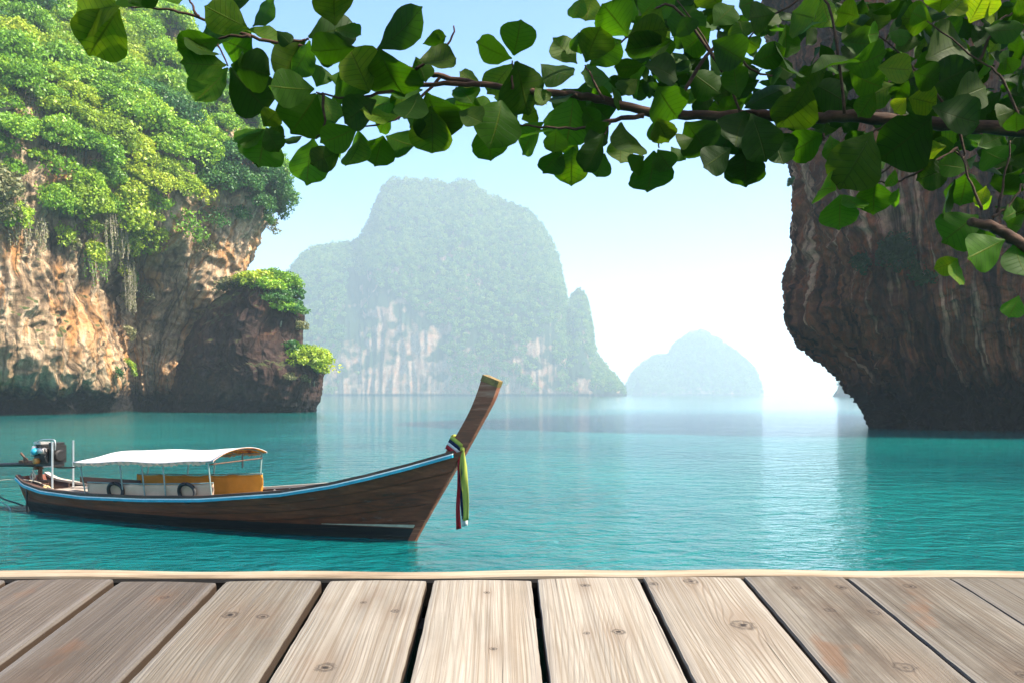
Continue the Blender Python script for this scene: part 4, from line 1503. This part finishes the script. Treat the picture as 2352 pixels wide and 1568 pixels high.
def rail_material():
    t = NT('pale_edge_board')
    co = t.n('ShaderNodeTexCoord').outputs['Object']
    g = t.noise(t.vmul(co, (1.6, 60, 60)), 1.0, 5, .65)
    b = t.noise(t.vmul(co, (3, 8, 8)), 1.0, 4, .6)
    c = t.ramp(t.math('ADD', t.math('MULTIPLY', g, .6), t.math('MULTIPLY', b, .4)), [(.34, (.09, .055, .03)), (.48, (.25, .185, .12)), (.62, (.34, .28, .20))])
    return t.done(t.bsdf(c, .75, .3, t.bump(g, .4, .003)))


M_EDGE = rail_material()
# pale edge board beyond the plank ends, its outline a little wavy
V, Fc = [], []
xs = np.linspace(-2.5, 2.65, 80)
for i, xx in enumerate(xs):
    wv = .0025 * math.sin(xx * 3.1) + .0018 * math.sin(xx * 11.0 + 1)
    yb = 2.158 + .002 * math.sin(xx * 7)
    zt = 2.5445 + wv
    for (yy, zz) in ((yb, zt - .15), (yb, zt - .006), (yb + .004, zt - .001), (yb + .05, zt), (yb + .054, zt - .005), (yb + .054, zt - .15)):
        V.append((xx, yy, zz))
for i in range(len(xs) - 1):
    for j in range(6):
        l = (j + 1) % 6
        a = i * 6
        Fc.append((a + j, a + l, a + 6 + l, a + 6 + j))
Fc += [tuple(range(5, -1, -1)), tuple((len(xs) - 1) * 6 + j for j in range(6))]
eb = mesh_obj('edge_board', V, Fc, M_EDGE, deck)
eb.location = -deck.location
gap_shade = mesh_obj('gap_shade_strip', *box((.07, 2.132, 2.47), (5.1, .044, .13)), plain('gap_shade_black', (.006, .005, .004), .9, .1), deck)  # black strip standing in for the shade in the end gap
gap_shade.location = -deck.location
# joists and posts under the boards
for yy in (.18, .95, 1.75, 2.55):
    c = D0 - DT * yy - DN * .105
    o = mesh_obj('joist', *box((.07, 0, 0), (5.0, .09, .12)), M_BEAM, deck)
    o.location = Vector(c) - deck.location
for xx in (-1.9, 0.0, 1.9):
    for yy in (.12, 1.8):
        c = D0 + DX * xx - DT * yy
        o = mesh_obj('post', *tube([(0, 0, -3.2), (0, 0, -1.5), (0, 0, -.17)], .09, 10), M_BEAM, deck)
        o.location = Vector((c[0], c[1] - .1, c[2] - .02)) - deck.location

# ------------------------------------------------------------------ broad-leaved tree reaching in from the right
BD = 4.5
bank_v = []
g = []
for i in range(14):
    row = []
    for j in range(28):
        a = 2 * math.pi * j / 27
        q = i / 13
        rr = 1.35 * q
        row.append((4.9 + rr * math.cos(a) * 1.1, 5.2 + rr * math.sin(a), 0.75 * (1 - q ** 2) * 1.2 - 0.5 * q + .0))
    g.append(row)
g = np.array(g)
g[..., 2] += .18 * fbm(g.reshape(-1, 3) * 1.7, 3).reshape(14, 28)
bank = mesh_obj('shore_bank', g.reshape(-1, 3), grid_faces(14, 28)[:, ::-1], M_ROCK_DARK, smooth=True, uv=grid_uv(g).reshape(-1, 2))
tag(bank, 'rocky bank at the foot of the overhanging tree', kind='structure')

tree = empty('almond_tree', (4.7, 5.0, .5))
tag(tree, 'broad leaved tree whose branch hangs across the top of the picture', 'tree')
T0 = Vector((4.7, 5.0, .5))


def bark_brown():
    t = NT('bark_reddish_brown')
    co = t.n('ShaderNodeTexCoord').outputs['Object']
    a = t.noise(t.vmul(co, (6, 40, 40)), 1.0, 5, .65)
    b = t.noise(co, 9, 4, .6)
    c = t.ramp(t.math('ADD', t.math('MULTIPLY', a, .5), t.math('MULTIPLY', b, .5)), [(.35, (.016, .007, .004)), (.5, (.05, .022, .011)), (.66, (.10, .05, .026))])
    return t.done(t.bsdf(c, .85, .25, t.bump(a, .6, .01)))


M_BRANCH = bark_brown()


def leaf_material(name, base, yel, trans):
    t = NT(name)
    uv = t.n('ShaderNodeTexCoord').outputs['UV']
    oi = t.n('ShaderNodeObjectInfo')
    u, v, _ = t.sep(uv)            # u across -1..1, v along 0..1
    au = t.math('ABSOLUTE', u)
    mid = t.mr(au, .018, .05, 1, 0)
    # lateral veins: bands of v skewed by |u|
    wv = t.math('FRACT', t.math('MULTIPLY', t.math('SUBTRACT', v, t.math('MULTIPLY', au, .20)), 8.5))
    vein = t.mr(t.math('ABSOLUTE', t.math('SUBTRACT', wv, .5)), .0, .07, 1, 0)
    vein = t.math('MULTIPLY', vein, t.mr(au, .75, 1.0, 1, .2))
    loc = t.vadd(uv, t.comb(t.math('MULTIPLY', oi.outputs['Random'], 37.0), t.math('MULTIPLY', oi.outputs['Random'], 11.0)))
    blot = t.noise(loc, 2.6, 4, .6)
    fine = t.noise(loc, 24, 3, .6)
    fac = t.math('ADD', t.math('MULTIPLY', oi.outputs['Random'], .55), t.math('MULTIPLY', blot, .45))
    c = t.ramp(fac, [(.25, tuple(x * .72 for x in base)), (.55, base), (.85, yel)])
    c = t.mix(t.math('MULTIPLY', fine, .25), c, tuple(x * .6 for x in base))
    c = t.mix(t.math('MULTIPLY', vein, .55), c, tuple(x * .45 for x in base))
    ct = t.mix(t.math('MULTIPLY', vein, .75), c, tuple(x * .2 for x in base))
    ct = t.mix(t.math('MULTIPLY', mid, .85), ct, tuple(x * .12 for x in base))
    c = t.mix(t.math('MULTIPLY', mid, .5), c, tuple(min(1, x * 1.5) for x in yel))
    spot = t.mr(t.noise(loc, 9, 2, .5), .74, .78)
    c = t.mix(t.math('MULTIPLY', spot, .7), c, (.10, .05, .015))
    hgt = t.math('ADD', t.math('MULTIPLY', vein, -.6), t.math('MULTIPLY', mid, -1.0))
    nm = t.bump(hgt, .5, .003)
    pb = t.bsdf(c, .55, .12, nm)
    tr = t.n('ShaderNodeBsdfTranslucent'); t.put(tr.inputs[0], t.mix(1.0, ct, (1.5, 1.7, .35), 'MULTIPLY'))
    m = t.n('ShaderNodeMixShader'); m.inputs[0].default_value = trans
    t.l(pb, m.inputs[1]); t.l(tr.outputs[0], m.inputs[2])
    return t.done(m.outputs[0])


M_LEAF = [leaf_material('leaf_deep', (.016, .046, .002), (.046, .070, .004), .55),
          leaf_material('leaf_mid', (.036, .094, .004), (.10, .125, .007), .62),
          leaf_material('leaf_bright', (.06, .14, .008), (.18, .18, .012), .58)]


def leaf_mesh(seed):
    r = np.random.default_rng(seed)
    nv, nu = 13, 6
    V, UV, Fc = [], [], []
    fold = r.uniform(.02, .28); curl = r.uniform(-.2, .5); tw = r.uniform(-.25, .25)
    nib = r.uniform(-.035, .035, (2, nv)); tipn = r.uniform(.0, .05)
    for i in range(nv):
        v = i / (nv - 1)
        prof = np.interp(v, [0, .05, .12, .22, .35, .5, .62, .74, .84, .92, .97, 1], [.04, .10, .25, .46, .72, .92, 1.0, .98, .87, .64, .40, .08])
        for j in range(nu + 1):
            u = -1 + 2 * j / nu
            ww = prof * .5 * (1 + nib[0 if u < 0 else 1, i])
            x = u * ww
            z = fold * abs(u) ** 1.9 * ww + .018 * math.sin(v * 17 + u * 2 + seed) * abs(u) - curl * v * v + tw * u * ww * v
            y = v * (1 - .02 * u * u) + (tipn if i == nv - 1 and abs(u) < .4 else 0)
            V.append((x, y, z)); UV.append((u, v))
    for i in range(nv - 1):
        for j in range(nu):
            a = i * (nu + 1) + j
            Fc.append((a, a + 1, a + nu + 2, a + nu + 1))
    return V, Fc, UV


LEAF_ME = []
for k in range(10):
    V, Fc, UV = leaf_mesh(900 + k)
    per = []
    for q in range(3):
        o = mesh_obj('leaf_src', np.array(V), np.array(Fc), M_LEAF[q], smooth=True, uv=UV)
        per.append(o.data)
        bpy.data.objects.remove(o)
    LEAF_ME.append(per)


def Z1(l):   # region 400,0-1200,480
    return [(367.5 + a * .3125, b * .3125, 367.5 + c * .3125, d * .3125, w * .3125, m) for a, b, c, d, w, m in l]


def Z2(l):   # region 1100,0-1900,520
    return [(1010.6 + a * .3125, b * .3125, 1010.6 + c * .3125, d * .3125, w * .3125, m) for a, b, c, d, w, m in l]


def Z3(l):   # region 1800,0-2560,500
    return [(1653.75 + a * .2969, b * .2969, 1653.75 + c * .2969, d * .2969, w * .2969, m) for a, b, c, d, w, m in l]


def Z4(l):   # region 1900,350-2560,850
    return [(1745.6 + a * .29297, 321.6 + b * .29297, 1745.6 + c * .29297, 321.6 + d * .29297, w * .29297, m) for a, b, c, d, w, m in l]


def Z0(l):
    return [(a * .328, b * .328, c * .328, d * .328, w * .328, m) for a, b, c, d, w, m in l]


LEAVES = Z0([(850, 45, 425, 60, 230, 1), (835, 65, 590, 405, 260, 1), (900, 20, 1000, -140, 160, 0), (1040, 40, 860, -120, 200, 1), (1250, 30, 1080, -140, 210, 1)]) + Z1([
    (1130, 1010, 1040, 1335, 250, 2), (780, 950, 710, 1262, 250, 1), (765, 950, 570, 1090, 190, 2), (1150, 690, 970, 1000, 285, 1), (500, 500, 240, 830, 230, 1),
    (510, 500, 790, 830, 250, 0), (490, 480, 130, 490, 160, 1), (440, 300, 110, 370, 130, 1), (450, 400, 180, 400, 60, 0), (520, 480, 860, 570, 210, 0),
    (440, 290, 720, 400, 200, 1), (640, 200, 300, 50, 190, 1), (640, 215, 215, 170, 210, 1), (680, 195, 880, 50, 180, 1), (690, -30, 400, 10, 150, 0),
    (620, 225, 940, 260, 95, 1), (1090, 275, 1450, 150, 190, 0), (1290, 190, 1285, -40, 250, 0), (1080, 290, 785, 585, 70, 0), (1430, 350, 1040, 410, 125, 0),
    (1600, 360, 1975, 140, 210, 0), (1615, 360, 1710, 665, 340, 0), (1135, 655, 790, 665, 190, 1), (1150, 640, 1205, 480, 125, 1), (1160, 680, 1310, 890, 210, 1),
    (1540, 680, 1270, 520, 260, 1), (1540, 680, 1430, 430, 250, 1), (1590, 740, 1330, 880, 190, 0), (1900, 680, 1830, 935, 175, 0), (1960, 680, 2080, 1000, 270, 0),
    (1990, 780, 2010, 1055, 250, 1), (1660, 1000, 1880, 1110, 180, 1), (1480, 1000, 1420, 1262, 205, 1), (1450, 940, 1170, 1095, 115, 2), (1760, 850, 1480, 920, 105, 2),
    (1330, 1100, 1115, 1225, 140, 0), (1640, 1000, 1560, 1145, 170, 1), (1900, 450, 2165, 430, 210, 0), (1960, 290, 2085, 245, 60, 0), (1930, 325, 2100, 300, 30, 0),
    (760, 930, 865, 800, 115, 0), (770, 965, 935, 1005, 95, 0), (780, 940, 865, 1115, 115, 0), (880, 1035, 1010, 1040, 55, 0), (1930, 660, 1650, 720, 110, 1),
    (1100, 300, 1000, 505, 210, 1), (1260, 900, 1140, 965, 95, 2), (1240, 560, 1420, 600, 160, 1), (1700, 830, 1560, 960, 130, 1), (2050, 780, 1780, 990, 190, 1),
    (1300, 920, 1260, 1160, 60, 2), (1450, 950, 1480, 1240, 90, 2), (860, 230, 960, 330, 80, 0), (1290, 210, 1500, 290, 90, 1), (600, 400, 520, 380, 70, 0),
    (1350, 850, 1240, 760, 170, 1), (1140, 320, 1300, 420, 150, 0), (1880, 420, 1960, 620, 120, 1)]) + Z2([
    (530, 430, 235, 345, 95, 0), (540, 410, 600, 250, 185, 1), (560, 450, 650, 745, 320, 0), (530, 470, 320, 725, 155, 1), (740, 470, 990, 650, 220, 0),
    (1010, 470, 790, 295, 210, 1), (1070, 460, 1150, 235, 215, 0), (1040, 400, 1000, 215, 140, 1), (1100, 480, 1345, 300, 155, 1), (1380, 265, 1210, 20, 205, 1),
    (1120, -40, 1060, 218, 150, 2), (1050, -20, 945, 142, 135, 2), (1420, 0, 1400, 142, 120, 2), (1590, 0, 1480, 122, 130, 2), (1710, 270, 1880, 20, 225, 1),
    (1380, 270, 1680, 190, 125, 0), (1700, 300, 1365, 410, 105, 0), (1700, 310, 1450, 380, 125, 0), (1990, 210, 1815, 310, 175, 1), (2010, 190, 2175, 20, 145, 1),
    (1500, 480, 1825, 530, 185, 0), (1260, 585, 990, 570, 190, 1), (1500, 480, 1250, 535, 75, 0), (980, 700, 945, 1145, 255, 2), (980, 690, 755, 800, 65, 0),
    (890, 1095, 735, 1310, 195, 1), (980, 1080, 940, 1352, 185, 1), (1200, 980, 1065, 1335, 140, 0), (1210, 1130, 1140, 1325, 125, 1), (1330, 900, 1380, 1195, 250, 0),
    (1340, 1000, 1300, 1235, 150, 1), (1570, 1110, 1560, 1452, 235, 1), (1600, 1100, 1705, 1272, 125, 1), (1500, 1150, 1365, 1265, 115, 1), (1700, 1080, 1775, 1192, 95, 1),
    (1600, 870, 1660, 1065, 155, 0), (1590, 870, 1590, 1135, 105, 2), (1800, 900, 1995, 1080, 240, 0), (1860, 1020, 1715, 1065, 85, 0), (2140, 1090, 1908, 1255, 160, 0),
    (2240, 1100, 2230, 1357, 205, 0), (2210, 840, 2120, 1105, 255, 0), (2250, 830, 2310, 1125, 225, 0), (450, 740, 440, 1045, 255, 1), (330, 900, 405, 1085, 200, 1),
    (760, 900, 535, 1100, 95, 2), (740, 960, 720, 1092, 185, 1), (850, 950, 860, 1085, 135, 0), (1600, 640, 1690, 875, 225, 1), (1830, 520, 2075, 705, 175, 1),
    (2000, 300, 2245, 465, 185, 0), (1980, 380, 2080, 505, 155, 1), (2240, 280, 2240, 150, 135, 1), (2240, 300, 2345, 375, 105, 1), (2230, 760, 1965, 805, 75, 1),
    (2200, 720, 2130, 475, 145, 1), (300, 620, 130, 560, 130, 1), (120, 640, 240, 740, 150, 1), (0, 760, 60, 1000, 200, 0), (140, 820, 310, 910, 150, 0),
    (700, 640, 780, 760, 120, 1), (1060, 780, 1140, 900, 130, 1), (1240, 900, 1100, 1010, 150, 1), (1100, 950, 1150, 1120, 130, 0), (1000, 1000, 900, 1080, 140, 1),
    (600, 880, 700, 800, 120, 1), (1260, 640, 1380, 740, 150, 1), (1450, 580, 1320, 680, 140, 0), (1880, 640, 1780, 760, 140, 1), (1440, 120, 1560, 300, 140, 1),
    (1620, 60, 1560, 240, 160, 1), (1780, 120, 1860, 300, 120, 0), (2060, 60, 1920, -60, 160, 1), (2200, 60, 2300, -40, 150, 1), (1740, -20, 1640, 60, 140, 2)]) + Z3([
    (190, 840, 565, 605, 155, 0), (200, 860, 50, 1165, 235, 0), (200, 1140, 180, 1428, 225, 0), (240, 880, 410, 1275, 235, 0), (400, 1030, 600, 1225, 120, 0), (420, 1050, 480, 1292, 150, 0),
    (800, 1040, 545, 1175, 175, 1), (690, 640, 560, 975, 300, 0), (690, 640, 1075, 805, 205, 0), (680, 600, 325, 480, 95, 0), (700, 580, 1045, 358, 85, 0),
    (240, 490, 510, 400, 135, 1), (1180, 1020, 940, 1505, 300, 0), (1640, 900, 1255, 1330, 330, 0), (1640, 830, 2035, 1015, 265, 0), (1590, 460, 2025, 225, 300, 0),
    (1600, 680, 1965, 540, 225, 0), (1800, 780, 2155, 620, 205, 0), (960, 520, 1385, 440, 135, 1), (1000, 560, 1285, 735, 125, 2), (1230, 260, 1095, 305, 125, 2),
    (1600, 150, 1440, 88, 105, 2), (800, -30, 860, 135, 185, 2), (700, 170, 690, 302, 135, 2), (560, 100, 650, 245, 235, 0), (430, 110, 190, 155, 155, 0),
    (180, 290, 200, 165, 135, 1), (190, 300, 305, 385, 95, 1), (940, 320, 1240, 370, 170, 1), (1300, 260, 1450, 320, 120, 1), (1220, 520, 1500, 560, 160, 2),
    (1500, 560, 1700, 620, 150, 0), (1700, 100, 1640, -40, 180, 1), (1930, 180, 2000, -20, 190, 2), (1760, 120, 1880, 40, 120, 2), (2050, 150, 2130, 40, 130, 2),
    (2060, 470, 2150, 540, 110, 2), (2200, 440, 2260, 580, 120, 2), (2250, 170, 2130, 230, 150, 0), (2250, 180, 2350, 130, 150, 0), (2050, 220, 2340, 320, 180, 1),
    (2240, 380, 2180, 570, 140, 1), (2280, 860, 2080, 920, 120, 0), (2290, 870, 2330, 1000, 130, 0), (2000, 1130, 2200, 1060, 140, 1), (1750, 1130, 1480, 1240, 110, 2),
    (1800, 1300, 1500, 1380, 170, 0), (1920, 1310, 1700, 1250, 130, 2), (2030, 1160, 2120, 1330, 190, 1), (1900, 1320, 2060, 1500, 200, 1), (2060, 1440, 2060, 1560, 90, 2),
    (1200, 720, 1100, 860, 160, 1), (1440, 760, 1380, 840, 100, 2), (1460, 760, 1700, 800, 160, 1), (850, 1050, 900, 1240, 120, 1), (560, 620, 900, 560, 120, 0), (1500, 520, 1640, 480, 110, 1)]) + Z4([
    (600, 390, 378, 370, 190, 2), (630, 430, 620, 716, 205, 2), (650, 430, 745, 590, 165, 2), (890, 320, 795, 490, 75, 2), (900, 330, 960, 475, 185, 1), (1060, 230, 1020, 385, 65, 2), (1090, 380, 1040, 512, 32, 2),
    (1710, 590, 1435, 780, 245, 1), (1920, 780, 1565, 965, 215, 2), (1550, 930, 1398, 1055, 135, 2), (1550, 940, 1488, 1148, 145, 2), (1720, 700, 1765, 855, 125, 1), (2010, 800, 2000, 1125, 205, 1),
    (2030, 1220, 1935, 1450, 85, 2), (1530, 310, 1355, 640, 95, 0), (1620, 260, 1640, 475, 205, 1), (1820, 440, 1740, 515, 85, 2), (1800, 340, 2035, 345, 75, 0), (1900, 620, 2040, 560, 110, 2), (1930, 640, 2080, 700, 120, 1)])


def add_leaf(bx, by, tx, ty, w, m, depth):
    l = math.hypot(tx - bx, ty - by)
    Lr = max(l, w / .72, 50.0) * rng.uniform(.80, .98)
    tiltc = min(1.0, l / Lr)
    tilt = math.acos(tiltc) * (1 if rng.random() < .7 else -1)
    rw = .66 * Lr
    wr = min(rw, max(w, 10))
    wscale = max(.75, min(1.25, w / rw)) if w > .46 * Lr else .8
    roll = math.acos(min(1.0, wr / (rw * wscale))) * (1 if rng.random() < .5 else -1)
    base = Vector(P(bx, by, depth))
    ux = Vector((tx - bx, 0, -(ty - by))).normalized()
    view = Vector((0, 1, 0))
    ydir = (ux * math.cos(tilt) + view * math.sin(tilt)).normalized()
    zdir = -view                                     # leaf underside towards us at first
    zdir = (zdir - ydir * zdir.dot(ydir)).normalized()
    zdir = (Quaternion(ydir, roll + rng.uniform(-.15, .15)) @ zdir)
    if rng.random() < .6: zdir = -zdir
    xdir = ydir.cross(zdir)
    s = Lr * depth / F
    o = bpy.data.objects.new('leaf', LEAF_ME[rng.randrange(10)][m])
    link(o, tree)
    M4 = Matrix((xdir * s * wscale, ydir * s, zdir * s)).transposed().to_4x4()
    M4.translation = base - T0
    o.matrix_local = M4


for k, (bx, by, tx, ty, w, m) in enumerate(LEAVES):
    dep = BD + rng.uniform(-.22, .28) + (-.12 if m == 0 else .08)
    if by > 500: dep = BD - .35 + rng.uniform(-.05, .05)
    add_leaf(bx, by, tx, ty, w, m, dep)
n_traced = len(LEAVES)
# fill: further leaves behind, thick at the right
CL = [(1500, 60), (1560, 190), (1640, 60), (1700, 215), (1430, 200), (1340, 225), (1800, 60), (1880, 170), (1960, 60), (2040, 190), (2120, 90), (2200, 200), (2280, 90), (2330, 230), (2100, 330), (2220, 340), (2310, 380),
      (1990, 330), (1900, 230), (2160, 30), (2000, 20), (2250, 20), (1180, 230), (1080, 240), (930, 215), (2300, 450)]
nf = 300 - n_traced
for k in range(max(0, nf)):
    cx_, cy_ = CL[k % len(CL)]
    cx_ += rng.uniform(-30, 30); cy_ += rng.uniform(-25, 25)
    a = rng.uniform(0, 6.283)
    l = rng.uniform(50, 85)
    add_leaf(cx_, cy_, cx_ + l * math.cos(a), cy_ + l * math.sin(a) * .8 + 12, rng.uniform(35, 60), rng.choice([0, 0, 1, 1, 2]), BD + rng.uniform(.35, .9))


def limb(pts, widths, dep=BD, n=None, name='branch'):
    """pts in picture coordinates, widths in picture units (diameters)."""
    w3 = []
    for i, p in enumerate(pts):
        d = p[2] if len(p) > 2 else dep + (.12 if name == 'branch' and dep == BD else 0)
        w3.append(np.array(P(p[0], p[1], d)))
    n = n or len(pts) * 5
    c = smooth_line(w3, n)
    c = c + np.stack([.004 * np.sin(np.arange(n) * 1.3), .004 * np.cos(np.arange(n) * .9), .004 * np.sin(np.arange(n) * 2.1)], 1)
    rad = np.interp(np.linspace(0, 1, n), np.linspace(0, 1, len(widths)), widths) * .42 * dep / F
    rad = rad * (1 + .06 * np.sin(np.arange(n) * 2.3))
    v, f = tube(list(c - np.array(T0)), list(rad), 8)
    return mesh_obj(name, v, f, M_BRANCH, tree, smooth=True)


limb([(2900, 380, 4.9), (2620, 335, 4.7), (2352, 300), (2200, 288), (2063, 277), (1936, 267), (1862, 273), (1743, 264), (1640, 266), (1504, 259), (1386, 231), (1323, 219), (1236, 212), (1104, 194), (1010, 175), (952, 162), (805, 125), (649, 100), (574, 84), (455, 40), (367, 20), (282, 16)],
     [52, 46, 40, 38, 36, 34, 32, 30, 27, 26, 24, 22, 19, 17, 15, 13, 11, 10, 9, 8, 6, 3], n=110)
limb([(2800, 690, 4.6), (2600, 660, 4.4), (2430, 602, 4.25), (2352, 565, 4.2), (2288, 524, 4.18), (2229, 510, 4.15)], [46, 42, 36, 32, 27, 22])
TW = [[(1479, 266), (1401, 278), (1348, 294), (1270, 294), (1192, 287)], [(1700, 262), (1660, 160), (1557, 0)], [(1660, 165), (1539, 12), (1442, 87), (1392, 112)], [(1940, 262), (1897, 3), (1781, 33), (1701, 107)],
      [(1504, 259), (1560, 225), (1650, 101), (1725, 160), (1775, 175)], [(1104, 194), (977, 195), (880, 213), (805, 227), (727, 213)], [(574, 84), (502, 91), (524, 150)], [(1010, 178), (924, 266), (830, 294)],
      [(649, 100), (700, 92), (708, 90)], [(805, 125), (870, 113), (876, 112)], [(952, 162), (1030, 100), (1044, 58)], [(740, 214), (745, 285), (727, 318)], [(455, 40), (440, 10), (425, -40)],
      [(1176, 205), (1178, 140)], [(1386, 231), (1345, 150)], [(1323, 219), (1320, 215)], [(1504, 259), (1515, 340)], [(1401, 278), (1390, 310)], [(1743, 264), (1715, 255)], [(1862, 273), (1858, 190)],
      [(2255, 483), (2230, 420), (2200, 339)], [(2290, 490), (2305, 420), (2323, 322)], [(2280, 500), (2320, 470), (2349, 421)], [(2063, 277), (2010, 300), (2005, 305)], [(2200, 288), (2215, 360), (2190, 345)],
      [(2352, 300), (2300, 180), (2250, 140), (2130, 50)], [(2200, 288), (2130, 190), (2020, 80)], [(2250, 140), (2290, 55), (2330, 30)], [(2200, 339), (2120, 390), (2050, 420), (2008, 414)], [(1890, 309), (1895, 322)], [(2063, 277), (2090, 330), (2000, 420)]]
for q in TW:
    d_ = BD if q[0][0] < 2190 or q[0][1] < 400 else 4.18
    limb(q, [9, 6, 4] if len(q) < 5 else [15, 11, 7, 5], dep=d_, name='twig')
# more of the same foliage behind, too crowded to pick apart
r = np.random.default_rng(31)
V, Fc, UV = [], [], []
for k in range(330):
    cx_ = 2352 - 900 * r.random() ** 1.6
    cy_ = r.uniform(-20, np.interp(cx_, [1450, 1700, 1900, 2352], [210, 250, 300, 400]))
    dep = BD + r.uniform(.45, 1.5)
    p = P(cx_, cy_, dep)
    lv, lf, luv = leaf_mesh(900 + k % 10)
    a = r.normal(size=3); a[2] -= .5; a /= np.linalg.norm(a)
    c = np.array([0, -1, -.3]) + r.normal(size=3) * .6
    b = np.cross(a, c); b /= np.linalg.norm(b)
    c = np.cross(b, a)
    s = r.uniform(.13, .19)
    o_ = len(V)
    V += [p - np.array(T0) + s * (q[0] * .68 * b + q[1] * a + q[2] * c) for q in lv]
    Fc += [tuple(i + o_ for i in q) for q in lf]
    UV += luv
o = mesh_obj('background_foliage', np.array(V), np.array(Fc), M_LEAF[0], tree, smooth=True, uv=UV)
o['kind'] = 'stuff'
# trunk and limbs, outside the picture on the right
tr_pts = smooth_line([(0, 0, -1.2), (.05, 0, .6), (-.1, -.05, 2.0), (-.35, -.1, 3.3), (-.2, .1, 4.6), (.1, .2, 5.8)], 18)
mesh_obj('trunk', *tube(list(tr_pts), list(np.linspace(.24, .07, 18)), 12), M_BRANCH, tree, smooth=True)
for a, b in (((.02, 0, 2.2), np.array(P(2900, 380, 4.9)) - np.array(T0)), ((-.1, -.05, 1.7), np.array(P(2800, 690, 4.6)) - np.array(T0))):
    mid_ = (np.array(a) + np.array(b)) / 2 + np.array([0, 0, .05])
    mesh_obj('limb', *tube([np.array(a), mid_, np.array(b)], [.09, .07, .056], 10), M_BRANCH, tree, smooth=True)
r = np.random.default_rng(77)  # more crown leaves, out of view, added to shade the branch
V, Fc, UV = [], [], []
cnt = 0
while cnt < 650:
    p = np.array([r.uniform(1.6, 8.8), r.uniform(2.6, 6.8), r.uniform(5.0, 10.4)])
    e = (p - np.array([5.2, 4.7, 7.7])) / np.array([3.6, 2.0, 2.6])
    if e @ e > 1: continue
    px_, py_ = CX + p[0] / p[1] * F, HY - (p[2] - H) / p[1] * F
    if px_ < 2460 and py_ > -120: continue
    lv, lf, luv = leaf_mesh(900 + cnt % 10)
    a = r.normal(size=3); a[2] -= .3; a /= np.linalg.norm(a)
    b = np.cross(a, r.normal(size=3)); b /= np.linalg.norm(b)
    c = np.cross(a, b)
    s = r.uniform(.2, .28)
    o_ = len(V)
    V += [p - np.array(T0) + s * (q[0] * b + q[1] * a + q[2] * c) for q in lv]
    Fc += [tuple(i + o_ for i in q) for q in lf]
    UV += luv
    cnt += 1
o = mesh_obj('unseen_shade_foliage', np.array(V), np.array(Fc), M_LEAF[1], tree, smooth=True, uv=UV)
o['kind'] = 'stuff'

# ------------------------------------------------------------------ haze
hv, hf = box((0, 0, 234.0), (2 * R + 400, 2 * R + 400, 482.0))
t = NT('sea_haze')
pv = t.n('ShaderNodeVolumePrincipled')
pv.inputs['Color'].default_value = (0.74, 0.885, 0.98, 1)
pv.inputs['Density'].default_value = 0.00030
pv.inputs['Anisotropy'].default_value = 0.15
t.l(pv.outputs[0], t.out.inputs['Volume'])
haze = mesh_obj('haze', hv, hf, t.m)
tag(haze, 'pale sea haze filling the bay', kind='stuff')
